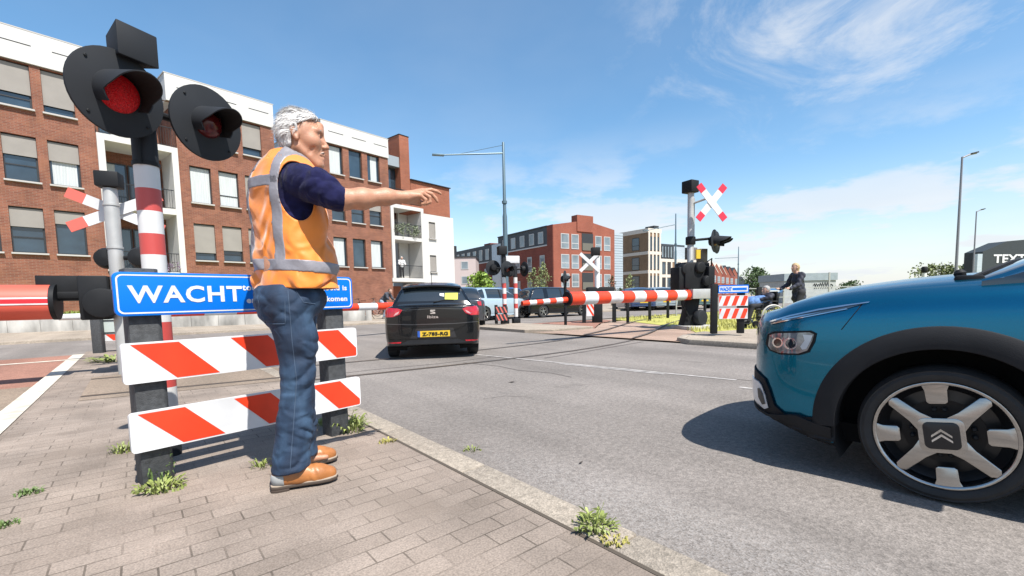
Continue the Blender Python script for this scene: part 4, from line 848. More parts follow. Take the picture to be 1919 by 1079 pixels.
CT.patch('upper_grille', [(-.62, .73), (-.6, .78), (.6, .78), (.62, .73)], 'f', m_chrome, .006, step=.06)
mb = MB(); mb.box((-1.3, 0, .21), (3.6, 1.26, .10)); mb.build('underbody', m_well, CT.t)
for sg in (1, -1):
    mb = MB(); rr = []
    for x, W, zt, zb, cr in crom(ST, 6):
        f_ = float(np.interp(x, [.58, .74], [1, .25]))
        if x > .41 and W > .03 and (not rr or x < rr[-1][0].x):
            k = min(1, W / .35); rr.append([Vector((x + .004, sg * (W - .34 * k), zb - .02)), Vector((x + .008, sg * (W - .07 * k), zb - .010)), Vector((x + .010, sg * (W - .02 * k), zb + .02)), Vector((x + .010, sg * (W - .012 * k + .008), zb + .055 * f_)), Vector((x + .010, sg * (W - .006 * (1 - f_) + .010 * f_), zb + .105 * f_)), Vector((x, sg * (W - .02), zb + .108 * f_))])
    mb.loft(rr, False, False); mb.build('bumper_lip', m_clad, CT.t)
# wiper cowl and blade
mb = MB(); mb.tube([(-.06, .70, 1.045), (-.2, .35, 1.125), (-.25, 0, 1.15)], .009, 6); mb.build('wiper', m_black, CT.t)
mb = MB(); mb.box((-.06, 0, 1.035), (.10, 1.42, .05)); mb.build('wiper_cowl', m_black, CT.t, bevel=.01)
MB().lathe([(.02, 0), (.024, .02), (.012, .035)], (-.03, .60, 1.055), (.2, 0, 1), 12).build('washer_jet', m_black, CT.t)
for sg in (1, -1):
    mb = MB(); mb.loft([[Vector((-.62 + .10 * math.cos(t), sg * y, 1.10 + rz * math.sin(t))) for t in np.linspace(0, 2 * PI, 16, endpoint=False)] for y, rz in ((.90, .05), (.96, .075), (1.03, .07), (1.06, .03))]); mb.build('door_mirror', m_black, CT.t)
def citroen_wheel(s):
    r = .32; mb = MB()
    mb.lathe([(.249, .080), (.256, .093), (.266, .101), (.285, .104), (.298, .098), (.303, .100), (.309, .088), (.317, .068), (.32, .05), (.32, -.05), (.315, -.08), (.28, -.10), (.249, -.09)], (0, 0, 0), (0, 1, 0), 72, False); t = mb.build('wheel', m_tyre, s.t, smooth=30)
    mb = MB(); mb.lathe([(.236, .088), (.232, .075), (.225, .01), (.19, -.02), (.06, -.01), (.001, 0)], (0, 0, 0), (0, 1, 0), 64, False); mb.build('rim_dish', m_rimblack, t)
    mb = MB(); mb.lathe([(.2385, .080), (.2415, .093), (.236, .097), (.2255, .092), (.2225, .075)], (0, 0, 0), (0, 1, 0), 72, False)
    a0 = R(-8)
    def P(poly, a, y0, dy):
        d = Vector((math.cos(a), 0, math.sin(a))); e = Vector((-d.z, 0, d.x)); mb.prism(poly, (0, y0, 0), d, e, (0, dy, 0))
    for k in range(4):
        a = a0 + PI / 4 + k * PI / 2; P([(.06, -.042), (.115, -.029), (.214, -.024), (.226, -.010), (.226, .010), (.214, .024), (.115, .029), (.06, .042)], a, .072, .022)
    for k in range(4):
        a = a0 + k * PI / 2; P([(.140, -.026), (.148, -.036), (.20, -.038), (.222, -.046), (.232, -.062), (.232, .062), (.222, .046), (.20, .038), (.148, .036), (.140, .026)], a, .068, .022)
    d0 = Vector((math.cos(a0), 0, math.sin(a0))); e0 = Vector((-d0.z, 0, d0.x)); mb.prism(rrect(-.078, .078, -.078, .078, .032, 6), (0, .06, 0), d0, e0, (0, .036, 0))
    mb.build('rim', m_alloy, t, bevel=.0035, smooth=40)
    mb = MB(); mb.prism(rrect(-.060, .060, -.060, .060, .022, 6), (0, .09, 0), d0, e0, (0, .011, 0)); cap = mb.build('hub_cap', m_rimblack, t, bevel=.004)
    mb = MB()
    for z0 in (-.020, .002): mb.prism([(-.034, z0), (-.034, z0 - .009), (0, z0 + .018), (.034, z0 - .009), (.034, z0), (0, z0 + .029)], (0, .101, 0), d0, e0, (0, .0025, 0))
    mb.build('chevron_emblem', m_chrome, cap, smooth=0)
    for k in range(4):
        a = a0 + k * PI / 2
        for b in (-.17, .17): MB().lathe([(.010, .0), (.010, .02), (.006, .024)], (math.cos(a + b) * .105, .004, math.sin(a + b) * .105), (0, 1, 0), 8).build('wheel_nut', m_dark, t)
    for ch in t.children: ch.scale = (1.05, 1, 1.05)
    mb = MB(); mb.lathe([(.15, -.03), (.15, -.01), (.05, -.01)], (0, 0, 0), (0, 1, 0), 40); mb.build('brake_disc', M('brake iron', (.035, .03, .028), .6, .5), t)
    return t
CT.wheels(citroen_wheel)

# ---- the black hatchback seen from behind
m_cblack = M('black paint', (.0035, .004, .005), .22, .0, coat=.55, spec=.4)
hh = Vector((-.172, .985, 0)); rc = (Vector((-2.08, 8.02, 0)) + Vector((-.76, 8.24, 0))) / 2
sc = .905; ST2 = [(.80, .02, .70, .3, 0), (.78, .4, .74, .24, .01), (.70, .66, .78, .2, .02), (.5, .82, .86, .2, .04), (.2, .87, .92, .2, .05), (-.3, .88, .96, .2, .05), (-1.2, .885, .98, .2, .04), (-2.2, .89, 1.0, .2, .03), (-2.75, .892, 1.0, .22, .02), (-3.05, .878, 1.0, .24, .02), (-3.18, .845, .995, .26, .018), (-3.24, .79, .985, .27, .012), (-3.27, .66, .975, .28, .008), (-3.285, .40, .97, .285, .004), (-3.29, .02, .97, .29, 0)]
SE = Car('hatchback_car', 'black hatchback seen from behind with a yellow number plate', rc + hh * 2.56 * sc, math.atan2(hh.y, hh.x), m_cblack, ST2, 2.56, sc, .36, .315, dens=9, sec=6, yw=.775)
SE.cabin([(.02, .96), (-.4, 1.16), (-.85, 1.36), (-1.3, 1.42), (-2.3, 1.42), (-2.88, 1.36), (-3.0, 1.25), (-3.13, 1.09), (-3.19, 1.0)], .98, .745, .46, (-.85, -2.92), [(-1.35, -1.45, m_black), (-2.25, -2.5, None)], cr=.03)
mb = MB(); rr = []
for y in np.linspace(-.54, .54, 13): c = 1 - .12 * (y / .54) ** 2; rr.append([Vector((-2.84, y, 1.375 * 1 - .03 * (y / .54) ** 2 + .03)), Vector((-3.06, y, 1.352 - .04 * (y / .54) ** 2 + .028)), Vector((-3.06, y, 1.325 - .04 * (y / .54) ** 2 + .025)), Vector((-2.90, y, 1.32 - .03 * (y / .54) ** 2 + .02))])
mb.loft(rr, True); mb.build('roof_spoiler', m_cblack, SE.t, bevel=.004)
def rp(name, poly, mat, off=.005, parent=None, step=.05, both=False, rim=0):
    o = SE.patch(name, poly, 'b', mat, off, parent, step, rim)
    return o
for sg in (1, -1):
    tl = rp('tail_light', [(sg * a, b) for a, b in ((.855, .80), (.85, .93), (.815, .965), (.62, .955), (.54, .925), (.60, .845), (.70, .805))], m_tail, .012, rim=.02)
    rp('reversing_lamp', [(sg * a, b) for a, b in ((.70, .82), (.66, .875), (.59, .905), (.62, .855))], M('pale red lens', (.75, .40, .40), .15, coat=1), .016, tl)
    rp('reflector', [(sg * a, b) for a, b in ((.82, .318), (.82, .342), (.58, .348), (.59, .322))], m_tail, .01, rim=.01)
rp('bumper_lower', [(-.80, .22), (-.84, .30), (-.6, .31), (-.45, .37), (.45, .37), (.6, .31), (.84, .30), (.80, .22)], m_clad, .006, rim=.01)
pl_ = rp('number_plate', [(-.30, .425), (-.30, .535), (.24, .535), (.24, .425)], M('plate yellow', (.80, .52, .03), .5), .02, rim=.015)
rp('country_strip', [(.24, .425), (.24, .535), (.285, .535), (.285, .425)], M('plate blue', (.02, .10, .45), .5), .02, pl_)
ly = SE.proj(0, .48, 'b')[0].x - .026
lettering('Z-785-RG', .09, m_black, pl_, (ly, .205, .447), (0, -1, 0), (0, 0, 1), bold=.003, width=.47, height=.065)
rp('plate_recess', [(-.42, .40), (-.36, .58), (.36, .58), (.42, .40)], M('glossy recess', (.02, .021, .024), .12, coat=1), .002)
rp('crease_highlight', [(-.83, .685), (-.4, .665), (.4, .665), (.83, .685), (.83, .672), (.4, .648), (-.4, .648), (-.83, .672)], M('crease highlight', (.05, .052, .056), .12, coat=1), .008, rim=.012)  # highlight along the crease painted as a lighter strip on the black body
rp('crease_highlight', [(-.60, .925), (0, .945), (.60, .925), (.60, .915), (0, .935), (-.60, .915)], MATS['crease highlight'], .006, rim=.01)
bx = SE.proj(0, .885, 'b')[0].x - .01
mb = MB()
mb.prism([(-.045, .03), (.045, .03), (.045, .012), (-.012, .004), (.045, -.012), (.045, -.045), (-.045, -.045), (-.045, -.026), (.012, -.018), (-.045, -.002)], (bx, 0, .89), (0, -1, 0), (0, 0, 1), (-.006, 0, 0)); mb.build('emblem', m_chrome, SE.t, smooth=0)
lettering('Ibiza', .09, m_chrome, SE.t, (SE.proj(0, .80, 'b')[0].x - .008, .10, .765), (0, -1, 0), (0, 0, 1), bold=.001, width=.20, height=.052, name='model_script')
rg = SE.cproj_patch('rear_window', [(-.60, 1.075), (-.49, 1.315), (.49, 1.315), (.60, 1.075)], 'b', m_cglass, .006)
SE.cproj_patch('tailgate_edge', [(-.72, .985), (-.63, 1.07), (.63, 1.07), (.72, .985)], 'b', m_cblack, .010)
SE.cproj_patch('yellow_card', [(-.23, 1.10), (-.24, 1.215), (-.48, 1.215), (-.47, 1.09)], 'b', M('yellow card', (.70, .78, .05), .6), .012, rg)
SE.cproj_patch('white_sticker', [(-.14, 1.17), (-.14, 1.21), (-.22, 1.21), (-.22, 1.15)], 'b', m_wht, .012, rg)
mb = MB(); mb.tube([(-3.20, -.02, 1.055), (-3.165, -.2, 1.085), (-3.16, -.40, 1.085)], .011, 6); mb.build('wiper', m_black, SE.t)
MB().tube([(-2.6, 0, 1.43), (-2.78, 0, 1.62)], .006, 6).build('aerial', m_black, SE.t)
SE.wheels(simple_wheel)

# ---- cars farther off
def far_car(name, label, px, Y, head, mat, kind='hatch', scale=1.0, group=None, front=False):
    h = Vector((math.cos(head), math.sin(head), 0)); p = D(px, 560, Y); p.z = 0
    tall = .12 if kind == 'suv' else 0; L = .35 if kind == 'suv' else 0
    st = [(.82, .02, .70, .32, 0), (.80, .4, .76, .26, .01), (.70, .68, .82, .22, .02), (.45, .83, .90, .2, .04), (.1, .87, .95, .2, .05), (-.4, .885, .99, .2, .04), (-1.6, .89, 1.0, .2, .03), (-2.6, .885, 1.02, .22, .02), (-3.1 - L, .86, 1.02, .25, .02), (-3.27 - L, .76, 1.0, .28, .01), (-3.32 - L, .4, .98, .3, 0), (-3.33 - L, .02, .98, .3, 0)]
    c = Car(name, label, p + h * 1.3 * scale, head, mat, st, 2.6 + L * .5, scale, .36, .33, group, 4, sec=3)
    r = 1.45 + tall
    c.cabin([(-.15, .99), (-.5, 1.18), (-.95, r - .06), (-1.4, r), (-2.4 - L, r), (-2.85 - L, r - .08), (-3.05 - L, 1.25), (-3.2 - L, 1.02)], 1.0, .76, .34, (-.95, -2.85 - L), [(-1.4, -1.48, m_black), (-2.35, -2.5 - L * .3, None)])
    for sg in (1, -1):
        c.patch('tail_light', [(sg * .82, .80), (sg * .80, .97), (sg * .58, .95), (sg * .62, .82)], 'b', m_tail, .01, step=.12)
        c.patch('headlight', [(sg * .74, .68), (sg * .70, .78), (sg * .45, .77), (sg * .48, .68)], 'f', m_hl, .01, step=.12)
    c.patch('rear_bumper', [(-.8, .28), (-.8, .42), (.8, .42), (.8, .28)], 'b', m_clad, .008, step=.2); c.patch('number_plate', [(-.26, .5), (-.26, .6), (.26, .6), (.26, .5)], 'b', MATS['plate yellow'], .012, step=.2)
    c.patch('front_grille', [(-.45, .42), (-.42, .6), (.42, .6), (.45, .42)], 'f', m_black, .01, step=.2); c.patch('number_plate', [(-.26, .46), (-.26, .56), (.26, .56), (.26, .46)], 'f', MATS['plate yellow'], .016, step=.2)
    c.wheels(simple_wheel); return c
far_car('estate_car', 'black estate car behind the thin end of the far boom', 1041, 23.5, R(33), m_cblack, 'suv', .93)
far_car('parked_car', 'dark grey car half hidden by the right edge of the black hatchback', 864, 17.0, R(96), M('dark grey paint', (.04, .045, .055), .25, .3, coat=1), 'hatch', .95)
far_car('parked_car', 'pale silver blue car between the black hatchback and the thin island signals', 920, 21.5, R(50), M('silver blue paint', (.42, .53, .60), .3, .4, coat=1))
far_car('parked_car', 'bright blue car behind the thin island signals', 957, 27.0, R(30), M('bright blue paint', (.03, .13, .38), .25, .3, coat=1), 'suv', 1.0)
PG = 'cars parked side by side beyond the far boom'
for i, (px, c, lab) in enumerate(((1186, (.03, .06, .15), 'navy parked car, leftmost of the row under the far right boom'), (1222, (.28, .34, .38), 'light grey parked car, second from left under the far right boom'), (1256, (.03, .04, .042), 'black parked car, third from left under the far right boom'), (1288, (.10, .17, .18), 'teal grey parked car beside the far right pedestal, last in the row'))):
    far_car('parked_car', lab, px, 30.5 + i * .5, R((95, 100, 97, 102)[i]), M('parked paint %s' % 'abcd'[i], c, .25, .3, coat=1), 'hatch', 1.0, PG)
# ------------------------------------------------------------------ people: smooth solid fields turned into one continuous surface each
class Vol:
    def __init__(s, lo, hi, h):
        s.lo = np.array(lo, np.float32); s.h = h; s.n = [int(math.ceil((b - a) / h)) + 1 for a, b in zip(lo, hi)]; s.F = np.full(s.n, .2, np.float32)
        s.ax = [s.lo[i] + h * np.arange(s.n[i], dtype=np.float32) for i in range(3)]
    def _box(s, lo, hi):
        a = [max(0, int((lo[i] - s.lo[i]) / s.h)) for i in range(3)]; b = [min(s.n[i], int((hi[i] - s.lo[i]) / s.h) + 2) for i in range(3)]
        if any(a[i] >= b[i] for i in range(3)): return None
        return tuple(slice(a[i], b[i]) for i in range(3))
    def grid(s, sl): return s.ax[0][sl[0]][:, None, None], s.ax[1][sl[1]][None, :, None], s.ax[2][sl[2]][None, None, :]
    def put(s, sl, d, k, op):
        F = s.F[sl]
        if op == 'u':
            if k > 0: hh = np.maximum(k - np.abs(F - d), 0) / k; F[...] = np.minimum(F, d) - hh * hh * k * .25
            else: np.minimum(F, d, out=F)
        elif op == 's':
            d = -d; hh = np.maximum(k - np.abs(F - d), 0) / max(k, 1e-6); F[...] = np.maximum(F, d) + hh * hh * k * .25
        else: np.maximum(F, d, out=F)
    def cap(s, a, b, ra, rb=None, k=.02, op='u', m=.05):
        rb = ra if rb is None else rb; a = np.array(a, np.float32); b = np.array(b, np.float32); r = max(ra, rb) + m
        sl = s._box(np.minimum(a, b) - r, np.maximum(a, b) + r)
        if sl is None: return
        X, Y, Z = s.grid(sl); ab_ = b - a; L2 = float(ab_ @ ab_) + 1e-12
        t = np.clip(((X - a[0]) * ab_[0] + (Y - a[1]) * ab_[1] + (Z - a[2]) * ab_[2]) / L2, 0, 1)
        d = np.sqrt((X - a[0] - ab_[0] * t) ** 2 + (Y - a[1] - ab_[1] * t) ** 2 + (Z - a[2] - ab_[2] * t) ** 2) - (ra + (rb - ra) * t); s.put(sl, d.astype(np.float32), k, op)
    def chain(s, pts, rs, k=.02):
        for i in range(len(pts) - 1): s.cap(pts[i], pts[i + 1], rs[i], rs[i + 1], k)
    def ell(s, c, r, k=.02, op='u', rot=None, m=.05):
        c = np.array(c, np.float32); R_ = max(r) + m; sl = s._box(c - R_, c + R_)
        if sl is None: return
        X, Y, Z = s.grid(sl); x, y, z = X - c[0], Y - c[1], Z - c[2]
        if rot is not None:
            q = np.array(rot, np.float32).T; x, y, z = q[0, 0] * x + q[0, 1] * y + q[0, 2] * z, q[1, 0] * x + q[1, 1] * y + q[1, 2] * z, q[2, 0] * x + q[2, 1] * y + q[2, 2] * z
        k0 = np.sqrt((x / r[0]) ** 2 + (y / r[1]) ** 2 + (z / r[2]) ** 2); k1 = np.sqrt((x / r[0] ** 2) ** 2 + (y / r[1] ** 2) ** 2 + (z / r[2] ** 2) ** 2) + 1e-9
        s.put(sl, (k0 * (k0 - 1) / k1).astype(np.float32), k, op)
    def all(s): return s.grid((slice(None),) * 3)
    def mesh(s, name, mat, parent, smooth=2):
        F = s.F; h = s.h; n = F.shape; neg = F < 0
        c = np.zeros([k - 1 for k in n], np.int8)
        for i in (0, 1):
            for j in (0, 1):
                for k in (0, 1): c += neg[i:n[0] - 1 + i, j:n[1] - 1 + j, k:n[2] - 1 + k]
        act = (c > 0) & (c < 8); I = np.argwhere(act); idx = np.full(act.shape, -1, np.int32); idx[act] = np.arange(len(I))
        acc = np.zeros((len(I), 3)); cnt = np.zeros(len(I))
        cor = [(i, j, k) for i in (0, 1) for j in (0, 1) for k in (0, 1)]
        for a in cor:
            for ax in range(3):
                if a[ax]: continue
                b = list(a); b[ax] = 1; fa = F[I[:, 0] + a[0], I[:, 1] + a[1], I[:, 2] + a[2]].astype(float); fb = F[I[:, 0] + b[0], I[:, 1] + b[1], I[:, 2] + b[2]].astype(float)
                m = (fa < 0) != (fb < 0); t = np.where(m, fa / np.where(m, fa - fb, 1), 0); p = np.tile(np.array(a, float), (len(I), 1)); p[:, ax] += t; acc[m] += p[m]; cnt[m] += 1
        V = (I + acc / cnt[:, None]) * h + s.lo; Q = []
        for ax in range(3):
            o1, o2 = (ax + 1) % 3, (ax + 2) % 3
            sl0 = [slice(None)] * 3; sl1 = [slice(None)] * 3; sl0[ax] = slice(0, -1); sl1[ax] = slice(1, None)
            A, B_ = neg[tuple(sl0)], neg[tuple(sl1)]; E = np.argwhere(A != B_); E = E[(E[:, o1] > 0) & (E[:, o2] > 0) & (E[:, o1] < n[o1] - 1) & (E[:, o2] < n[o2] - 1)]
            flip = A[E[:, 0], E[:, 1], E[:, 2]]
            def cell(d1, d2):
                e = E.copy(); e[:, o1] -= d1; e[:, o2] -= d2; return idx[e[:, 0], e[:, 1], e[:, 2]]
            q = np.stack([cell(1, 1), cell(0, 1), cell(0, 0), cell(1, 0)], 1); q[~flip] = q[~flip][:, ::-1]; Q.append(q)
        Q = np.vstack(Q); Q = Q[(Q >= 0).all(1)]
        for _ in range(smooth):                                      # light Laplacian smoothing
            S2, N2 = np.zeros_like(V), np.zeros(len(V))
            for a, b in ((0, 1), (1, 2), (2, 3), (3, 0)):
                for u, v in ((a, b), (b, a)): np.add.at(S2, Q[:, u], V[Q[:, v]]); np.add.at(N2, Q[:, u], 1)
            V = V * .5 + .5 * S2 / np.maximum(N2, 1)[:, None]
        me = bpy.data.meshes.new(name); me.vertices.add(len(V)); me.vertices.foreach_set('co', V.astype(np.float32).ravel())
        me.loops.add(Q.size); me.loops.foreach_set('vertex_index', Q.astype(np.int32).ravel()); me.polygons.add(len(Q)); me.polygons.foreach_set('loop_start', np.arange(0, Q.size, 4, dtype=np.int32))
        me.polygons.foreach_set('use_smooth', np.ones(len(Q), bool)); me.update(calc_edges=True); me.validate()
        me.materials.append(mat); o = bpy.data.objects.new(name, me); COL.objects.link(o)
        if parent is not None: o.parent = parent
        return o
def M_skin(name, col):
    m = M(name, col, .5, var=.10, vscale=38, bump=.12, bscale=190); b = m.node_tree.nodes['Principled BSDF']; b.inputs['Subsurface Weight'].default_value = .12; b.inputs['Subsurface Radius'].default_value = (.012, .004, .002); b.inputs['Subsurface Scale'].default_value = .6; return m
m_skin = M_skin('weathered skin', (.56, .275, .165)); m_skin2 = M_skin('skin', (.60, .36, .27))
m_hairg = M('white grey hair', (.62, .60, .58), .65, var=.3, vscale=90, stretch=(1, 1, .35), bump=.5, bscale=170)
m_vest = M('orange vest fabric', (.97, .275, .022), .6, var=.09, vscale=7, bump=.10, bscale=26, sheen=.3)
m_tape = M('reflective tape', (.27, .26, .285), .42, .0, var=.14, vscale=12, bump=.1, bscale=60)
m_navy = M('navy wool', (.014, .015, .062), .9, var=.25, vscale=30, bump=.3, bscale=300, sheen=.06, spec=.1)
m_leather = M('tan leather', (.46, .175, .05), .42, var=.22, vscale=16, bump=.1, bscale=120)
m_sole = M('brown sole', (.07, .048, .035), .7); m_welt = M('pale welt', (.42, .34, .26), .7)
def M_denim():
    m = M('denim', (.035, .075, .155), .8, bump=.25, bscale=420); nt = m.node_tree; b = nt.nodes['Principled BSDF']; N = nt.nodes.new; L = nt.links.new
    tc = N('ShaderNodeTexCoord'); n1 = N('ShaderNodeTexNoise'); n1.inputs['Scale'].default_value = 7; n1.inputs['Detail'].default_value = 7; mp = N('ShaderNodeMapping'); mp.inputs['Scale'].default_value = (1.2, 1.2, .55); L(tc.outputs['Object'], mp.inputs[0]); L(mp.outputs[0], n1.inputs['Vector'])
    r = N('ShaderNodeValToRGB'); L(n1.outputs[0], r.inputs[0]); r.color_ramp.elements[0].position = .33; r.color_ramp.elements[0].color = (.006, .014, .034, 1); r.color_ramp.elements[1].position = .72; r.color_ramp.elements[1].color = (.040, .085, .150, 1)
    e = r.color_ramp.elements.new(.52); e.color = (.012, .032, .068, 1); L(r.outputs[0], b.inputs['Base Color']); return m
m_denim = crease(M_denim(), 12, .55, .016, (1, 1, 1.3))
for _m, _a in ((m_vest, (7.5, 1.0, .05, (1, 1, .8))), (m_navy, (14, .8, .03, (1, 1, 1))), (m_tape, (13, .35, .014, (1, 1, .8)))): crease(_m, *_a)
m_eye = M('dark eye', (.03, .02, .015), .2)
MB_ = Vector((-1.14 + .007, 2.33 + .003, .07)); UA = math.atan2(.447, .894)
MAN = thing('person', 'grey haired man in an orange reflective vest and jeans, pointing to the right', 'person', MB_, UA)
def P(u, z, v=0.): k = 1 + v / 2.59; return (-.022 + (u + .022) * k, v, .92 + (z - .92) * k)
fU, fV = .82, .57                                                    # the torso is turned partly away
TZ = [.95, 1.0, 1.10, 1.20, 1.31, 1.40, 1.465, 1.54, 1.59, 1.63, 1.665, 1.70]
TC = [.030, .030, .032, .022, .012, .006, .004, .004, .006, .010, .016, .02]
TA = [.206, .208, .206, .198, .192, .194, .198, .196, .174, .132, .090, .06]
TB = [.160, .160, .154, .142, .134, .132, .132, .126, .114, .10, .08, .06]
def torso_d(X, Y, Z, grow=0.0):
    cu = np.interp(Z, TZ, TC); a = np.interp(Z, TZ, TA) + grow; b = np.interp(Z, TZ, TB) + grow
    xr = (X - cu) * fV - (Y - .01) * fU; xf = (X - cu) * fU + (Y - .01) * fV
    e = np.power(np.power(np.abs(xr) / a, 2.4) + np.power(np.abs(xf) / b, 2.4), 1 / 2.4); return (e - 1) * np.minimum(a, b), xr, xf
rightv = np.array([fV, -fU, 0]); facev = np.array([fU, fV, 0]); ROT = np.array([[fU, fV, 0], [fV, -fU, 0], [0, 0, 1]]).T
SHR = P(.085, 1.55, -.165); SHL = (-.075, .20, 1.555)
def fold(t): return 1 - 2 * np.abs(np.sin(t)) ** .7                     # narrow ridges with soft valleys between
def wrinkle(X, Y, Z, amp):
    w1 = .8 * np.sin(7 * X + 5 * Z + 1) + .5 * np.sin(17 * Y - 9 * Z); w2 = .7 * np.sin(6 * Z - 8 * Y + 2)
    m1 = .5 + .5 * np.sin(9 * X + 4 * Z + 2 * w2); m2 = .5 + .5 * np.sin(8 * Z - 6 * X + 3 * w1)
    return amp * (fold(9 * X + 13 * Z + w1 * 1.3) * m1 * .75 + fold(14 * X - 10 * Z + 6 * Y + w2 * 1.6) * m2 * .65 + fold(22 * Z + 8 * X + 2 * w1) * m1 * m2 * .5 + .25 * np.sin(40 * Z + 30 * X + 3 * w1))
def build_man():
    # skin: one continuous body from the head to the feet
    B = Vol((-.40, -.46, .0), (.84, .42, 1.93), .0046)
    B.ell((.082, 0, 1.785), (.098, .076, .103), .0); B.ell((.122, 0, 1.722), (.064, .056, .098), .025)
    B.cap((.166, 0, 1.640), (.160, 0, 1.655), .026, k=.03)
    for s in (1, -1):
        B.cap((.066, s * .054, 1.705), (.152, s * .020, 1.636), .016, .020, .022); B.ell((.138, s * .043, 1.742), (.032, .026, .030), .03)
        B.cap((.172, s * .014, 1.802), (.158, s * .052, 1.797), .016, .013, .018)
    B.cap((.178, 0, 1.835), (.172, 0, 1.80), .02, .018, .03)
    B.cap((.184, 0, 1.787), (.205, 0, 1.735), .010, .0125, .012); B.ell((.207, 0, 1.731), (.014, .012, .011), .008)
    for s in (1, -1): B.ell((.194, s * .013, 1.727), (.012, .009, .009), .006)
    for s in (1, -1):
        B.ell((.184, s * .033, 1.777), (.018, .020, .013), .012, 's'); B.ell((.165, s * .033, 1.776), (.013, .014, .013), .003)
    B.cap((.188, 0, 1.690), (.172, .024, 1.684), .008, .005, .008); B.cap((.188, 0, 1.690), (.172, -.024, 1.684), .008, .005, .008)
    B.cap((.184, 0, 1.671), (.170, .020, 1.674), .009, .005, .008); B.cap((.184, 0, 1.671), (.170, -.020, 1.674), .009, .005, .008)
    B.cap((.20, 0, 1.680), (.172, -.026, 1.679), .003, .003, .004, 's'); B.cap((.20, 0, 1.680), (.172, .026, 1.679), .003, .003, .004, 's')
    for s in (1, -1):                                                # ears; creases from nose to mouth
        B.ell((.056, s * .079, 1.768), (.021, .010, .034), .008, rot=Matrix.Rotation(-.25, 3, 'Y')); B.ell((.060, s * .090, 1.770), (.012, .009, .021), .005, 's'); B.ell((.064, s * .081, 1.736), (.010, .008, .010), .006)
        B.cap((.186, s * .024, 1.722), (.168, s * .036, 1.690), .0025, .0025, .008, 's'); B.cap((.150, s * .052, 1.73), (.12, s * .058, 1.68), .002, .002, .014, 's')
    B.cap((.055, 0, 1.72), (.022, .012, 1.58), .053, .062, .025); B.cap((.095, 0, 1.665), (.065, .005, 1.585), .024, .036, .02)
    B.cap((.0, .01, 1.50), (.0, .01, 1.12), .12, .13, .05); B.cap(SHR, SHL, .06, k=.05)
    EL, WR = P(.262, 1.474, -.30), P(.615, 1.514, -.285)
    B.chain([SHR, EL], [.052, .046], .03); B.chain([EL, P(.37, 1.485, -.298), P(.50, 1.505, -.29), WR], [.046, .0465, .037, .0285], .03)
    B.ell(P(.285, 1.452, -.30), (.03, .028, .022), .02)
    kn = {'i': P(.708, 1.556, -.252), 'm': P(.714, 1.552, -.270), 'r': P(.708, 1.542, -.288), 'p': P(.694, 1.529, -.304)}
    for key, rr in (('i', .0145), ('m', .015), ('r', .014), ('p', .0125)): B.cap(WR, kn[key], .024, rr, .012)
    B.cap(P(.63, 1.505, -.262), P(.675, 1.512, -.262), .026, .022, .015)
    def finger(k0, pts, rs): B.chain([k0] + pts, rs, .004)
    finger(kn['i'], [P(.762, 1.566, -.250), P(.796, 1.560, -.250), P(.818, 1.549, -.250)], [.0125, .0105, .0092, .0074])
    finger(kn['m'], [P(.762, 1.543, -.270), P(.787, 1.520, -.270), P(.796, 1.502, -.270)], [.0125, .0108, .0095, .0078])
    finger(kn['r'], [P(.750, 1.524, -.289), P(.752, 1.496, -.288), P(.733, 1.486, -.286)], [.012, .0102, .0092, .0076])
    finger(kn['p'], [P(.726, 1.508, -.306), P(.722, 1.486, -.304), P(.704, 1.482, -.300)], [.0108, .0092, .0082, .007])
    finger(P(.648, 1.498, -.245), [P(.69, 1.487, -.232), P(.724, 1.486, -.228), P(.748, 1.492, -.228)], [.018, .0135, .0115, .009])
    # left arm hangs on the far side
    EL2, WR2 = (-.10, .28, 1.26), (-.02, .30, 1.02)
    B.chain([SHL, EL2, WR2], [.05, .044, .028], .03); B.cap(WR2, (.0, .30, .94), .026, .024, .015)
    for j in range(4): B.chain([(.012 - .0 * j + .016 * (j - 1.5), .30, .935), (.016 + .016 * (j - 1.5), .30, .89), (.024 + .014 * (j - 1.5), .295, .855 + .006 * abs(j - 1))], [.011, .0095, .008], .004)
    B.chain([(.025, .285, .985), (.05, .275, .94), (.055, .27, .905)], [.015, .012, .009], .006)
    # legs inside the jeans
    for s, hp, kn_, an in ((-1, P(-.01, .95, -.08), P(.008, .55, -.09), P(-.055, .10, -.10)), (1, P(.0, .95, .09), P(.02, .55, .11), P(-.0, .12, .13))):
        B.chain([(0, .01, 1.1), hp, kn_, an], [.12, .085, .06, .045], .04); B.chain([an, (an[0] + .04, an[1], .055), (an[0] + .13, an[1], .05)], [.036, .022, .014], .02)
    body = B.mesh('body', m_skin, MAN, 1)
    for s in (1, -1):
        MB().lathe([(.0005, -.0105), (.007, -.008), (.0105, 0), (.007, .008), (.0005, .0105)], (.1675, s * .033, 1.7765), (1, 0, 0), 16).build('eye', m_eye, body)
    # brows, moustache and hair
    V = Vol((-.06, -.13, 1.62), (.26, .13, 1.95), .0034); V.ell((.076, 0, 1.800), (.098, .085, .100), 0); V.ell((.032, 0, 1.745), (.048, .074, .075), .03); V.ell((.115, 0, 1.862), (.062, .058, .030), .03)
    X, Y, Z = V.all(); dis = .0012 * np.sin(150 * Z + 60 * X + 3 * np.sin(70 * Y)) + .0025 * np.sin(190 * Y + 90 * X + 2 * np.sin(60 * Z)) + .0022 * np.sin(62 * X - 48 * Z + 40 * Y); V.F += dis.astype(np.float32)
    lim = 1.803 + np.maximum(X - .05, 0) * .50; wed = np.maximum(np.maximum(.040 - X, (Z - lim) * .9), -1); V.F = np.maximum(V.F, -wed).astype(np.float32)
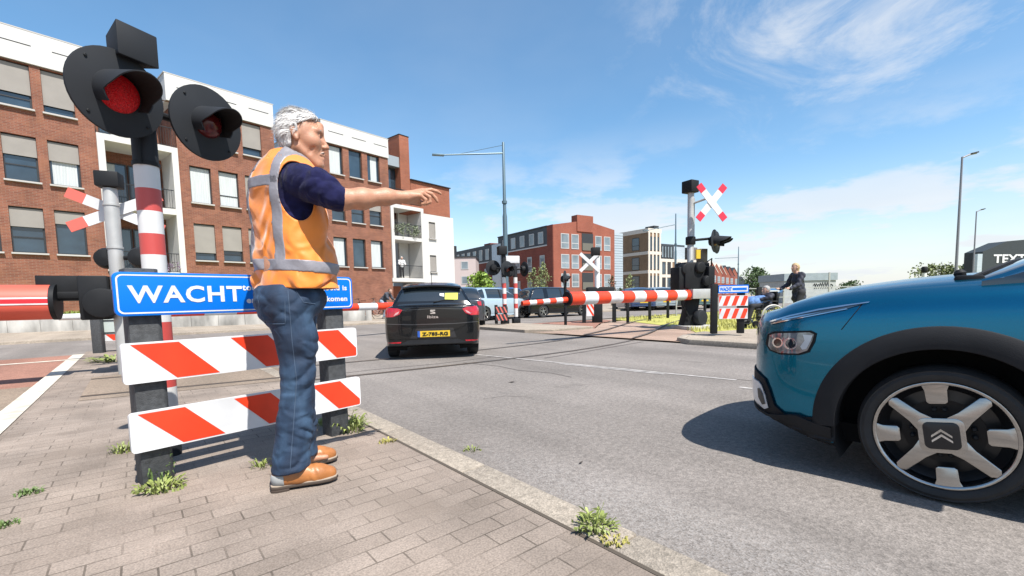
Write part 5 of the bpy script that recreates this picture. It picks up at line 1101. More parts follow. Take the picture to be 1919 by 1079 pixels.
    V.F = np.maximum(V.F, (1.672 - Z - .12 * (X + .02) + 0 * Y)).astype(np.float32); V.F = np.maximum(V.F, -(np.sqrt((X - .196) ** 2 * 1 + Y ** 2 * .35 + (Z - 1.815) ** 2) - .048)).astype(np.float32)
    V.cap((.062, -.085, 1.80), (.068, -.080, 1.772), .008, .005, .008); V.cap((.062, .085, 1.80), (.068, .080, 1.772), .008, .005, .008)
    hair = V.mesh('hair', m_hairg, body, 1); bv = BVHTree.FromPolygons([v.co for v in hair.data.vertices], [tuple(p.vertices) for p in hair.data.polygons])
    rnd = random.Random(3); mb = MB()
    for i in range(4200):                                             # loose strands over the hair
        th, ph = rnd.uniform(0, 2 * PI), rnd.uniform(-.35, 1.45); d = Vector((math.cos(th) * math.cos(ph), math.sin(th) * math.cos(ph), math.sin(ph)))
        o = Vector((.07, 0, 1.79)); p, nrm, _, _ = bv.ray_cast(o + d * .3, -d)
        if p is None or nrm is None: continue
        back = Vector((-.75, .25 * rnd.uniform(-1, 1), -.5 + rnd.uniform(-.3, .5))); tg = (back - nrm * back.dot(nrm))
        if tg.length < .05: continue
        tg.normalize(); ln = rnd.uniform(.022, .055); w = tg.cross(nrm) * .0011; lift = rnd.uniform(.0, .006)
        mb.add([p - w + nrm * .0005, p + w + nrm * .0005, p + tg * ln * .55 + w * .8 + nrm * (.002 + lift * .5), p + tg * ln * .55 - w * .8 + nrm * (.002 + lift * .5), p + tg * ln + nrm * lift], [(0, 1, 2, 3), (3, 2, 4)])
    so = mb.build('hair_strands', M('hair strand', (.86, .84, .81), .5), hair, smooth=0); so['kind'] = 'stuff'
    mb = MB()
    for s in (1, -1): mb.tube([(.183, s * .012, 1.800), (.180, s * .034, 1.804), (.165, s * .054, 1.797)], [.003, .0045, .002], 6)
    mb.build('eyebrows', M('grey brow', (.36, .32, .29), .8), body)
    mb = MB(); mb.tube([(.172, .030, 1.690), (.188, .015, 1.701), (.192, 0, 1.703), (.188, -.015, 1.701), (.172, -.030, 1.690)], [.002, .0042, .0045, .0042, .002], 7); mb.build('moustache', M('white stubble', (.60, .46, .38), .8), body)
    # navy pullover: trunk and both sleeves
    V = Vol((-.34, -.46, .96), (.36, .38, 1.69), .006); X, Y, Z = V.all(); d, xr, xf = torso_d(X, Y, Z, -.012); V.F = np.maximum(d, np.maximum(1.0 - Z, Z - 1.655)).astype(np.float32)
    V.chain([SHR, P(.165, 1.525, -.235), P(.245, 1.478, -.295)], [.080, .073, .060], .035); V.cap(P(.215, 1.492, -.278), P(.252, 1.475, -.300), .066, .057, .006)
    V.chain([SHL, EL2, WR2], [.085, .066, .046], .035)
    arm = np.exp(-((X - .15) ** 2 + (Y + .23) ** 2 + (Z - 1.52) ** 2) / .012); t = (X * .72 - Y * .5 - Z * .35)
    V.F += (arm * (.0075 * fold(46 * t + 1.6 * np.sin(24 * Z) + 1.2 * np.sin(19 * Y)) + .006 * fold(28 * (X * .5 + Z) + 2 * np.sin(20 * Y)))).astype(np.float32)
    V.cap((.055, 0, 1.72), (.02, .012, 1.56), .062, .064, .006, 's')
    V.mesh('pullover', m_navy, MAN, 1)
    V = Vol((-.10, -.12, 1.58), (.16, .14, 1.71), .0042); V.cap((.040, .004, 1.685), (.018, .012, 1.60), .071, .082, 0); V.cap((.052, .002, 1.72), (.018, .012, 1.56), .063, .070, .003, 's'); X, Y, Z = V.all(); V.F = np.maximum(V.F, Z - 1.664 + .42 * (X - .0)).astype(np.float32); V.F = np.maximum(V.F, 1.60 - Z).astype(np.float32)
    V.mesh('shirt_collar', M('pale collar', (.72, .70, .70), .8), MAN, 1)
    # vest, hollow, with arm holes
    def vest_field(V):
        X, Y, Z = V.all(); d, xr, xf = torso_d(X, Y, Z, .006); amp = np.interp(Z, [1.0, 1.2, 1.4, 1.6], [.0125, .0135, .009, .002]); d = d + wrinkle(xr, xf, Z, 1.0) * amp; return d, xr, xf, X, Y, Z
    def cut(V):
        c = np.array(P(.072, 1.515, -.19)); V.ell(c, (.076, .13, .150), .006, 's', ROT); V.ell(np.array([-.075, .22, 1.52]), (.075, .12, .145), .006, 's', ROT); V.cap((.05, 0, 1.74), (.03, .012, 1.60), .068, .074, .006, 's'); V.cap((.10, .06, 1.66), (.13, .09, 1.50), .05, .012, .006, 's')
    V = Vol((-.25, -.30, .96), (.31, .30, 1.70), .0055); d, xr, xf, X, Y, Z = vest_field(V); V.F = np.maximum(np.maximum(d, -(d + .011)), np.maximum(.995 - .012 * np.sin(14 * xr + 3) * .3 - Z, Z - 1.69)).astype(np.float32); cut(V)
    vest = V.mesh('vest', m_vest, MAN, 1)
    def tape(cond):
        V = Vol((-.25, -.30, .98), (.31, .30, 1.70), .0052); d, xr, xf, X, Y, Z = vest_field(V); V.F = np.maximum(np.maximum(d - .0028, -(d + .007)), cond(xr, xf, X, Y, Z)).astype(np.float32); cut(V); return V.mesh('reflective_tape', m_tape, vest, 1)
    tape(lambda xr, xf, X, Y, Z: np.abs(Z - 1.108 + .075 * (X - .03)) - .029)
    tape(lambda xr, xf, X, Y, Z: np.maximum(np.abs(Z - 1.513 + .06 * X) - .028, np.maximum(xf + .02, np.abs(xr) - .16)))
    for s in (1, -1): tape(lambda xr, xf, X, Y, Z: np.maximum(np.abs(s * xr - np.interp(Z, [1.1, 1.45, 1.6, 1.68], [.088, .094, .088, .08]) - (.035 if s < 0 else 0) * (Z < 1.58)) - .028, 1.13 - Z))
    # jeans
    V = Vol((-.26, -.30, .05), (.27, .34, 1.04), .006)
    V.ell((-.005, .01, .955), (.155, .190, .13), 0, rot=ROT); V.ell((-.070, .0, .90), (.080, .14, .10), .05)
    V.chain([P(-.02, .93, -.085), P(.012, .74, -.09), P(.010, .56, -.09), P(-.020, .30, -.095), P(-.048, .08, -.10)], [.108, .090, .073, .077, .089], .03)
    V.chain([P(.02, .93, .09), P(.03, .74, .11), P(.025, .55, .115), P(.01, .30, .12), P(.0, .10, .13)], [.104, .084, .068, .074, .084], .02)
    X, Y, Z = V.all(); am = np.interp(Z, [.08, .2, .35, .55, .75, .95], [.0095, .0085, .0065, .0065, .0055, .0045]); w1 = 1.2 * np.sin(13 * Z + 9 * X + 2) + .8 * np.sin(21 * Y + 7 * Z); w2 = 1.1 * np.sin(11 * X - 16 * Z + 5 * Y); m1 = .5 + .5 * np.sin(17 * Z + 3 * w2); m2 = .5 + .5 * np.sin(12 * Z - 14 * X + 2 * w1 + 1); V.F += (am * (fold(24 * Z + 12 * X + w1) * m1 * .8 + fold(17 * Z - 19 * X + 1.4 * w2) * m2 * .8 + fold(33 * Z + 20 * X + 12 * Y + 2 * w1) * m1 * m2 * .5 + .2 * np.sin(70 * Z + 30 * X + 4 * w2))).astype(np.float32)
    V.F = np.maximum(V.F, np.maximum(.083 + .10 * (X + .15) * (Y < .02) - Z, Z - 1.02)).astype(np.float32)
    jeans = V.mesh('jeans', m_denim, MAN, 1)
    bv = BVHTree.FromPolygons([v.co for v in jeans.data.vertices], [tuple(p.vertices) for p in jeans.data.polygons])
    def seam(pts, r=.0016):
        q = []
        for (u0, z0), (u1, z1) in zip(pts[:-1], pts[1:]):
            for k in range(10):
                t = k / 10; p, n, _, _ = bv.ray_cast(Vector((u0 + (u1 - u0) * t, -1, z0 + (z1 - z0) * t)), Vector((0, 1, 0)))
                if p is not None: q.append(p + n * .0008)
        return MB().tube(q, r, 5).build('seam', M('denim seam', (.075, .115, .18), .8), jeans)
    seam([(-.015, .99), (-.01, .74), (-.0, .55), (-.03, .3), (-.055, .10)]); seam([(-.145, .945), (-.12, .83), (-.035, .83), (-.03, .95)]); seam([(.02, .985), (.05, .93), (.11, .92)])
    # shoes
    for s, o, tilt in ((-1, Vector((-.145, -.115, 0)), -.03), (1, Vector((-.115, .155, 0)), .10)):
        rz = Matrix.Rotation(tilt, 3, 'Z'); mtx = lambda x, y, z: tuple(o + rz @ Vector((x, y, z)))
        V = Vol((o.x - .06, o.y - .12, .0), (o.x + .37, o.y + .12, .20), .0042)
        V.chain([mtx(.045, 0, .062), mtx(.13, 0, .060), mtx(.22, .004, .050), mtx(.272, .006, .044)], [.040, .043, .046, .036], .03); V.cap(mtx(.07, 0, .07), mtx(.075, 0, .125), .044, .042, .03); V.cap(mtx(.11, 0, .10), mtx(.20, 0, .06), .032, .028, .03)
        X, Y, Z = V.all(); V.F = np.maximum(V.F, np.maximum(.026 - Z, Z - .128)).astype(np.float32); V.F += (.0012 * np.sin(170 * X + 60 * Z)).astype(np.float32) * (np.abs(X - o.x - .2) < .03)
        sh = V.mesh('shoe', m_leather, MAN, 1)
        out = [mtx(x, y, 0) for x, y in ((.0, -.012), (.005, -.030), (.03, -.040), (.10, -.038), (.16, -.042), (.22, -.050), (.27, -.046), (.305, -.026), (.316, .004), (.30, .032), (.265, .046), (.21, .048), (.15, .038), (.09, .036), (.03, .036), (.006, .026), (.0, .010))]
        MB().prism([(p[0], p[1]) for p in out], (0, 0, .014), (1, 0, 0), (0, 1, 0), (0, 0, .013)).build('sole', m_sole, sh, bevel=.003)
        MB().prism([(p[0] + (o.x + .15 - p[0]) * .012, p[1] + (o.y - p[1]) * .03) for p in out], (0, 0, .0272), (1, 0, 0), (0, 1, 0), (0, 0, .007)).build('welt', m_welt, sh, bevel=.002)
        hb = [mtx(x, y, 0) for x, y in ((.0, -.012), (.005, -.030), (.03, -.040), (.085, -.038), (.085, .036), (.03, .036), (.006, .026), (.0, .010))]
        MB().prism([(p[0], p[1]) for p in hb], (0, 0, 0), (1, 0, 0), (0, 1, 0), (0, 0, .0138)).build('heel', m_sole, sh, bevel=.002)
        mb = MB()
        for i in range(3): x = .135 + .022 * i; zz = .128 - .013 * i; mb.tube([mtx(x, -.022, zz - .010), mtx(x + .006, 0, zz + .002), mtx(x, .022, zz - .010)], .0026, 6)
        mb.build('laces', M('lace', (.40, .19, .07), .7), sh)
        V = Vol((o.x - .06, o.y - .12, .02), (o.x + .12, o.y + .12, .10), .0042); V.chain([mtx(.045, 0, .062), mtx(.13, 0, .060)], [.042, .045], 0); V.cap(mtx(.07, 0, .07), mtx(.075, 0, .125), .046, .044, .03); X, Y, Z = V.all(); V.F = np.maximum(V.F, np.maximum(.032 - Z, np.maximum(Z - .085, (X - o.x) - .062))).astype(np.float32); V.mesh('heel_counter', M('grey suede', (.42, .43, .42), .9), sh, 1)
build_man()
# ---- smaller figures
def figure(name, label, loc, rz, J, cols, h=.0085, hair_r=.105, group=None, skirt=0):
    """J: joint -> point; cols: jacket, trousers, shoe, hair materials; one body mesh with clothing and hair as children"""
    t = thing(name, label, 'person', loc, rz, group); pts = np.array(list(J.values())); lo, hi = pts.min(0) - .2, pts.max(0) + .22; lo[2] = max(lo[2], -.02)
    B = Vol(lo, hi, h); hd_ = np.array(J['head']); fw = np.array(J.get('look', (1, 0, 0)), float); fw /= np.linalg.norm(fw); sd = np.cross([0, 0, 1], fw)
    B.ell(hd_ + (0, 0, .01), (.085, .078, .10), 0); B.ell(hd_ + fw * .03 + np.array((0, 0, -.05)), (.055, .055, .075), .03); B.cap(hd_ + fw * .09 + np.array((0, 0, .0)), hd_ + fw * .105 + np.array((0, 0, -.03)), .010, .013, .012); B.cap(hd_ + fw * .07 + (0, 0, -.10), hd_ + fw * .065 + (0, 0, -.095), .022, k=.02)
    for s in (1, -1): B.ell(hd_ + sd * s * .08 - (0, 0, .015), (.02, .014, .03), .008)
    B.cap(hd_ - (0, 0, .06), J['neck'], .05, .055, .03); B.cap(J['neck'], J['chest'], .07, .11, .04); B.cap(J['chest'], J['pelvis'], .11, .11, .04)
    for s in 'LR':
        B.chain([J['neck'], J['sh' + s], J['el' + s], J['wr' + s]], [.06, .05, .036, .025], .03); w = np.array(J['wr' + s]); g = np.array(J['ha' + s]); d = g - w; d = d / (np.linalg.norm(d) + 1e-9); e = np.cross(d, [0.2, .3, .93]); e /= np.linalg.norm(e) + 1e-9; f = np.cross(d, e)
        B.cap(w, w + d * .08, .024, .028, .02)
        for j in range(4): b0 = w + d * .08 + e * (.017 * (j - 1.5)); B.chain([b0, b0 + d * .035, b0 + d * .05 - f * .018], [.010, .009, .008], .004)
        B.chain([w + d * .03 + e * .03, w + d * .06 + e * .045], [.012, .009], .006)
        B.chain([J['pelvis'], J['hi' + s], J['kn' + s], J['an' + s]], [.10, .085, .055, .04], .03); an = np.array(J['an' + s]); to = np.array(J['to' + s]); B.cap(an, to, .035, .025, .02)
    body = B.mesh('body', cols.get('skin', m_skin2), t, 1)
    V = Vol(lo, hi, h); V.ell(hd_ - fw * .012 + (0, 0, .025), (.095, .09, .10), 0)
    if cols.get('long'): V.cap(hd_ - fw * .04, hd_ - fw * .05 - np.array((0, 0, .12)), .08, .06, .03)
    X, Y, Z = V.all(); fx = (X - hd_[0]) * fw[0] + (Y - hd_[1]) * fw[1]; V.F = np.maximum(V.F, -np.maximum(.02 - fx, (Z - hd_[2] - .045 - .25 * np.maximum(fx, 0)))).astype(np.float32); V.F += (.004 * np.sin(90 * X + 70 * Z) * np.sin(80 * Y)).astype(np.float32); V.mesh('hair', cols['hair'], body, 1)
    V = Vol(lo, hi, h); V.cap(J['neck'], J['chest'], .085, .145, .04); V.cap(J['chest'], J['pelvis'], .145, .15, .04); V.cap(J['shL'], J['shR'], .08, k=.04)
    if skirt: V.cap(J['pelvis'], np.array(J['pelvis']) - (0, 0, skirt), .15, .17, .03)
    for s in 'LR': V.chain([J['sh' + s], J['el' + s], J['wr' + s]], [.08, .062, .045], .03)
    X, Y, Z = V.all(); V.F += (.005 * np.sin(38 * Z + 20 * X + 15 * Y) + .004 * np.sin(60 * X - 30 * Z)).astype(np.float32); V.mesh('jacket', cols['jacket'], t, 1)
    V = Vol(lo, hi, h); 
    for s in 'LR': V.chain([J['pelvis'], J['hi' + s], J['kn' + s], J['an' + s]], [.125, .105, .075, .06], .03)
    V.mesh('trousers', cols['trousers'], t, 1)
    for s in 'LR':
        V = Vol(np.minimum(J['an' + s], J['to' + s]) - .09, np.maximum(J['an' + s], J['to' + s]) + .09, h); V.cap(J['an' + s], J['to' + s], .046, .034, 0); V.mesh('shoe', cols['shoe'], t, 1)
    return t
def stand(facing=(1, 0, 0), H=1.7, lean=0.0):
    k = H / 1.7; c = lambda x, y, z: (x * k, y * k, z * k)
    return dict(head=c(.06 + lean, 0, 1.57), neck=c(.01 + lean * .9, 0, 1.40), chest=c(lean * .7, 0, 1.22), pelvis=c(0, 0, .93), shL=c(lean * .9, .19, 1.36), shR=c(lean * .9, -.19, 1.36), elL=c(.10 + lean, .24, 1.12), elR=c(.10 + lean, -.24, 1.12), wrL=c(.30 + lean, .22, 1.02), wrR=c(.30 + lean, -.22, 1.02), haL=c(.42 + lean, .22, 1.02), haR=c(.42 + lean, -.22, 1.02), hiL=c(0, .09, .9), hiR=c(0, -.09, .9), knL=c(.12, .10, .50), knR=c(-.02, -.10, .50), anL=c(.14, .10, .09), anR=c(-.20, -.10, .11), toL=c(.28, .10, .045), toR=c(-.08, -.10, .045), look=facing)
m_dnavy = M('dark navy jacket', (.022, .025, .045), .7, var=.2, vscale=10); m_dtrous = M('dark trousers', (.025, .025, .03), .85); m_dshoe = M('dark shoe', (.03, .028, .026), .5)
wp = D(1496, 605, 12.2); wp.z = .06
figure('person', 'blond woman in a dark navy jacket pushing the wheelchair', wp, PI, stand((1, .15, 0), 1.72, .06), dict(jacket=m_dnavy, trousers=m_dtrous, shoe=m_dshoe, hair=M('blond hair', (.55, .38, .20), .6, var=.2, vscale=30), long=1), skirt=.16)
# wheelchair and its passenger, facing left
WC = thing('wheelchair', 'dark wheelchair with pale wheels pushed by the woman in the navy jacket', 'wheelchair', wp + Vector((-.86, 0, 0)), PI)
def ring(mb, c, r, rr, ax=(0, 1, 0), n=32): mb.lathe([(r - rr, 0), (r, rr), (r + rr, 0), (r, -rr), (r - rr, 0)], c, ax, n, False)
m_pale = M('pale rim', (.62, .60, .56), .4)
for s in (1, -1):
    mb = MB(); ring(mb, (0, s * .31, .31), .29, .022); w = mb.build('wheel', m_pale, WC); mb = MB(); mb.lathe([(.03, -.03), (.03, .03)], (0, s * .31, .31), (0, 1, 0), 12)
    for i in range(12): a = PI * i / 6; mb.tube([(0, s * .31, .31), (.28 * math.cos(a), s * .31, .31 + .28 * math.sin(a))], .003, 4)
    mb.build('spokes', m_grey, w); mb = MB(); ring(mb, (0, s * .335, .31), .25, .008); mb.build('push_rim', m_chrome, w)
    mb = MB(); ring(mb, (.42, s * .25, .10), .08, .022, n=20); mb.lathe([(.06, -.02), (.06, .02)], (.42, s * .25, .10), (0, 1, 0), 12); mb.build('caster', m_black, WC)
    mb = MB(); mb.tube([(-.32, s * .22, .95), (-.20, s * .22, .93), (-.16, s * .22, .45), (-.12, s * .22, .28), (.40, s * .22, .22)], .013, 8); mb.tube([(-.16, s * .22, .48), (.40, s * .22, .50), (.48, s * .2, .18), (.60, s * .2, .12)], .013, 8); mb.tube([(-.15, s * .25, .70), (.22, s * .25, .70), (.26, s * .25, .48)], .014, 8); mb.build('frame', m_dark, WC)
MB().box((.12, 0, .50), (.46, .42, .06)).build('seat', m_black, WC, bevel=.02); MB().box((-.16, 0, .74), (.05, .42, .44)).build('backrest', m_black, WC, bevel=.02); MB().box((.60, 0, .12), (.2, .36, .02)).build('footrest', m_dark, WC, bevel=.004)
JS = dict(head=(-.02, 0, 1.24), neck=(-.06, 0, 1.08), chest=(-.05, 0, .90), pelvis=(0, 0, .62), shL=(-.05, .19, 1.03), shR=(-.05, -.19, 1.03), elL=(.06, .24, .80), elR=(.06, -.24, .80), wrL=(.24, .12, .74), wrR=(.24, -.12, .74), haL=(.34, .06, .74), haR=(.34, -.06, .74), hiL=(.05, .10, .60), hiR=(.05, -.10, .60), knL=(.45, .11, .58), knR=(.45, -.11, .58), anL=(.56, .11, .2), anR=(.56, -.11, .2), toL=(.70, .11, .15), toR=(.70, -.11, .15), look=(1, 0, 0))
for k in ('head', 'neck', 'chest', 'shL', 'shR'): JS[k] = tuple(np.array(JS[k]) * np.array((1, 1, .76)) + np.array((0.05, 0, .06)))
figure('person', 'seated figure in dark clothes riding in the wheelchair under a blue blanket', WC.location, PI, JS, dict(jacket=m_dnavy, trousers=m_dtrous, shoe=m_dshoe, hair=M('grey hair', (.4, .39, .38), .7)))
V = Vol((-.05, -.3, .45), (.62, .3, .95), .012); V.cap((.05, 0, .70), (.42, 0, .68), .17, .16, .05); V.F = np.maximum(V.F, -(V.F + .05)); bl = V.mesh('blanket', M('blue blanket', (.12, .24, .50), .85, var=.5, vscale=14), None, 1); bl.location = WC.location; bl.rotation_euler.z = PI
tag(bl, 'blue and white blanket over the lap of the person in the wheelchair', 'blanket')
# man on the end balcony of the left building
bl_ = BLDG.matrix_basis @ Vector((20.55, .55, 2.75))
JB = stand((1, 0, 0), 1.72); 
for s, q in (('L', 1), ('R', -1)): JB['kn' + s] = (.02, q * .1, .5); JB['an' + s] = (0, q * .1, .09); JB['to' + s] = (.14, q * .1, .045)
figure('person', 'man in a white shirt on the lower end balcony of the left building', bl_, R(-60), JB, dict(jacket=M('white shirt', (.72, .72, .72), .8), trousers=m_dtrous, shoe=m_dshoe, hair=m_hairg))
# cyclist and two parked bicycles left of the black hatchback
def bicycle(name, label, loc, rz, col, group=None):
    t = thing(name, label, 'bicycle', loc, rz, group)
    for x in (-.53, .53):
        mb = MB(); ring(mb, (x, 0, .34), .33, .017, n=28); w = mb.build('wheel', m_tyre, t); mb = MB()
        for i in range(10): a = 2 * PI * i / 10; mb.tube([(x, 0, .34), (x + .32 * math.cos(a), 0, .34 + .32 * math.sin(a))], .0025, 4)
        mb.build('spokes', m_grey, w)
    mb = MB(); 
    for a, b in (((-.53, .34), (-.14, .28)), ((-.14, .28), (-.26, .82)), ((-.14, .28), (.36, .80)), ((-.22, .66), (.34, .84)), ((-.53, .34), (-.24, .70)), ((.53, .34), (.33, .95))): mb.tube([(a[0], 0, a[1]), (b[0], 0, b[1])], .017, 8)
    mb.build('frame', col, t); mb = MB(); mb.tube([(.33, 0, .95), (.30, 0, 1.05)], .014, 6); mb.tube([(.16, .28, 1.02), (.30, .22, 1.06), (.32, 0, 1.06), (.30, -.22, 1.06), (.16, -.28, 1.02)], .012, 6); mb.build('handlebar', m_dark, t)
    mb = MB(); mb.loft([[Vector((x, w * math.cos(a), z + .02 * math.sin(a))) for a in np.linspace(0, 2 * PI, 10, endpoint=False)] for x, w, z in ((-.40, .07, .93), (-.32, .10, .93), (-.2, .05, .935), (-.12, .02, .93))]); mb.build('saddle', m_black, t)
    mb = MB(); mb.box((-.5, 0, .74), (.36, .12, .02)); mb.build('carrier', m_dark, t); return t
cy = D(727, 597, 23); cy.z = 0
bicycle('bicycle', 'bicycle ridden by the bent cyclist just left of the black hatchback', cy, R(-12), m_dark)
JC = dict(head=(.20, 0, 1.50), neck=(.08, 0, 1.36), chest=(-.04, 0, 1.20), pelvis=(-.26, 0, .98), shL=(.06, .18, 1.33), shR=(.06, -.18, 1.33), elL=(.18, .24, 1.12), elR=(.18, -.24, 1.12), wrL=(.24, .25, 1.06), wrR=(.24, -.25, 1.06), haL=(.33, .25, 1.05), haR=(.33, -.25, 1.05), hiL=(-.24, .09, .95), hiR=(-.24, -.09, .95), knL=(.10, .11, .74), knR=(.02, -.11, .62), anL=(-.10, .12, .40), anR=(-.14, -.12, .20), toL=(.04, .12, .36), toR=(0, -.12, .16), look=(1, 0, 0))
figure('person', 'cyclist in a dark jacket bent over the handlebar, left of the black hatchback', cy, R(-12), JC, dict(jacket=M('slate jacket', (.06, .065, .085), .8), trousers=M('pale jeans', (.30, .38, .48), .85), shoe=m_dshoe, hair=M('brown hair', (.16, .09, .05), .7)))
for px, Y, lab, c in ((664, 25.5, 'parked bicycle nearest the right end of the blue sign', m_dark), (692, 26.5, 'parked bicycle beside the wall between the blue sign and the cyclist', M('grey paint', (.25, .27, .28), .4))):
    p = D(px, 600, Y); p.z = .08; bicycle('bicycle', lab, p, R(35), c)
# ------------------------------------------------------------------ buildings across the junction
m_bred_shade = M_brick('shaded red brick', (.27, .062, .042), (.20, .045, .032), (.26, .13, .10), .23, .07, .008, swap='xyz', var=.15)  # shaded copy: darker base colour stands in for shade on the wing walls
m_bred_sun = M_brick('sunlit orange red brick', (.36, .100, .060), (.30, .080, .05), (.34, .17, .12), .23, .07, .008, swap='xyz', var=.12)  # sunlit copy of the same brick, sunlight put into the colour
m_slate = M('slate cladding', (.045, .055, .065), .6, var=.2, vscale=2); m_brown = M_brick('brown brick', (.30, .185, .105), (.24, .145, .08), (.34, .26, .18), .23, .07, .008, swap='xyz', var=.15)
m_pale = M('pale stone band', (.76, .68, .58), .8, var=.08); m_wframe = M('white window frame', (.56, .56, .55), .5); m_zinc = M('pale zinc', (.42, .48, .52), .5, .3, var=.1, stretch=(.2, .2, 6), vscale=3)
m_glass2 = M('pale window glass', (.22, .27, .30), .08, spec=.9, var=.4, vscale=.5)
def block(parent, name, x0, x1, y0, y1, z0, z1, mat): return MB().box(((x0 + x1) / 2, (y0 + y1) / 2, (z0 + z1) / 2), (x1 - x0, y1 - y0, z1 - z0)).build(name, mat, parent, smooth=0)
def far_window(parent, x0, x1, z0, z1, face, fm=None, gm=None, mull=True, xf=0):
    """face 'f': on the plane y=0 looking to -y; 'l': on the plane x=xf looking to -x, x0..x1 run along y"""
    mb = MB(); g = MB(); w = .09
    def bx(m, a, b, c, d, t):
        if face == 'f': m.box(((a + b) / 2, t, (c + d) / 2), (b - a, .06, d - c))
        else: m.box((xf + t, (a + b) / 2, (c + d) / 2), (.06, b - a, d - c))
    bx(mb, x0, x1, z0, z0 + w, -.02); bx(mb, x0, x1, z1 - w, z1, -.02); bx(mb, x0, x0 + w, z0 + w, z1 - w, -.02); bx(mb, x1 - w, x1, z0 + w, z1 - w, -.02)
    if mull: bx(mb, x0 + w, x1 - w, z0 + (z1 - z0) * .36, z0 + (z1 - z0) * .36 + w, -.02)
    fr = mb.build('window', fm or m_wframe, parent, smooth=0); bx(g, x0 + w, x1 - w, z0 + w, z1 - w, -.005); g.build('pane', gm or m_glass2, fr, smooth=0); return fr
DA = math.atan2(.55, .83)
RB = thing('apartment_building', 'shaded red brick building with slate top floor and a sunlit gable with chimney', 'building', (5.4, 57, 0), DA)
MB().prism([(0, 0), (10.8, 0), (10.8, 10.0), (5.4, 10.9), (0, 10.0)], (0, 0, 0), (1, 0, 0), (0, 0, 1), (0, 1.2, 0)).build('gable_wall', m_bred_sun, RB, smooth=0)
block(RB, 'brick_wing', .02, 10.7, 1.2, 13, 0, 7.6, m_bred_shade); block(RB, 'slate_storey', .0, 10.7, 1.21, 13, 7.62, 9.95, m_slate)
block(RB, 'corner_pier', -.06, .5, .05, 1.19, 0, 10.02, m_bred_shade); block(RB, 'chimney', 3.9, 6.7, -.12, 1.0, 9.4, 11.5, m_bred_sun); block(RB, 'white_cornice', -.10, .04, 1.2, 13, 7.5, 7.66, m_wframe)
block(RB, 'roof_edge', -.12, .06, 1.2, 13, 9.92, 10.05, m_frame)
for z0, z1 in ((7.1, 9.0), (4.6, 6.4), (2.2, 3.95)):
    for x0, x1 in ((1.2, 2.55), (2.95, 4.2), (7.15, 8.3), (8.75, 9.95)): far_window(RB, x0, x1, z0, z1, 'f')
for z in (7.0, 4.4, 1.9):
    b = block(RB, 'balcony', 4.75, 6.75, -.05, .5, z, z + 2.2, m_frame); block(b, 'balustrade', 4.8, 6.7, -.10, -.06, z, z + .95, M('bronze balustrade', (.16, .15, .12), .5))
for y in (2.0, 4.0, 6.2, 8.4, 10.6): far_window(RB, y, y + 1.1, 7.9, 9.4, 'l', m_wframe, m_glass2, False)
for y in (1.8, 4.6, 7.4, 10.2):
    for z in (4.4, 1.3): far_window(RB, y, y + 1.0, z, z + 2.0, 'l', m_wframe, m_glass2)
RB2 = thing('apartment_building', 'lower shaded red brick building behind the round bright green tree', 'building', (5.4 - .55 * 13.6, 57 + .83 * 13.6, 0), DA)
block(RB2, 'brick_wall', 0, 10, 1.0, 14, 0, 6.6, m_bred_shade); block(RB2, 'slate_storey', .02, 10, 1.0, 14, 6.62, 9.2, m_slate); block(RB2, 'stair_tower', -.2, 4, -1.4, 1.0, 0, 9.0, m_zinc); block(RB2, 'light_panel', .0, 2.2, -1.5, -1.42, 6.0, 9.1, M('cream panel', (.55, .47, .36), .7)); block(RB2, 'white_cornice', -.10, .0, 1.0, 14, 6.5, 6.66, m_wframe); block(RB2, 'chimney', 2, 4.4, 5, 7, 9.2, 9.9, m_bred_shade)
for y in (2.2, 4.2, 6.2, 8.2, 10.2, 12.2): far_window(RB2, y, y + 1.0, 6.95, 8.6, 'l', m_wframe, m_glass2, False)
for y in (2.6, 5.6, 8.6, 11.6):
    for z in (3.7, 1.0): far_window(RB2, y, y + 1.0, z, z + 1.9, 'l')
SV = thing('house', 'sliver of a pinkish white house beside the white end of the left building', 'house', (D(850, 560, 62).x, 62, 0), 0)
block(SV, 'wall', 0, 3.2, 0, 6, 0, 6.6, M('pinkish render', (.62, .52, .50), .8)); block(SV, 'chimney', .0, .6, 0, .6, 6.6, 8.2, m_frame); block(SV, 'roof_edge', -.1, 3.3, -.1, 6, 6.6, 6.8, m_frame)
for z in (1, 3, 5): far_window(SV, 1.2, 2.2, z, z + 1.1, 'f', m_wframe, m_glass2, False)
ZB = thing('apartment_building', 'narrow pale zinc clad building between the red gable and the brown building', 'building', (D(1150, 560, 72).x, 72, 0), DA)
zb = block(ZB, 'zinc_wall', 0, 2.2, 0, 8, 0, 10.9, m_zinc)
mb = MB()
for i in range(26): mb.box((1.1, -.02, .5 + i * .4), (2.2, .03, .05))
mb.build('cladding_ribs', M('zinc rib', (.30, .35, .38), .5), ZB, smooth=0)['kind'] = 'stuff'
BB = thing('apartment_building', 'brown brick corner building with pale stone bands and upright pilasters', 'building', (24.8, 82, 0), DA)
block(BB, 'corner_block', 0, 3.5, .02, 8.8, 0, 12.9, m_brown); block(BB, 'long_block', 3.52, 17.5, .3, 7.4, 0, 7.2, m_brown)
for z, h in ((12.2, .75), (8.3, .55), (4.9, .55), (1.0, .8)): block(BB, 'stone_band', -.08, 3.6, -.08, 8.9, z, z + h, m_pale)
for z in (7.1, 4.2, .7): block(BB, 'stone_band', 3.6, 17.5, .18, 1.0, z, z + .55, m_pale)
for i in range(4):
    x = .0 + i * 1.0; block(BB, 'pilaster', x, x + .42, -.10, -.002, 1.8, 12.2, m_pale)
for i in range(3):
    for z in (5.6, 9.0, 2.0, 12.3 - .0): 
        if z < 12: far_window(BB, .44 + i * 1.0, .98 + i * 1.0, z, z + 2.5, 'f', m_frame, m_glass, False)
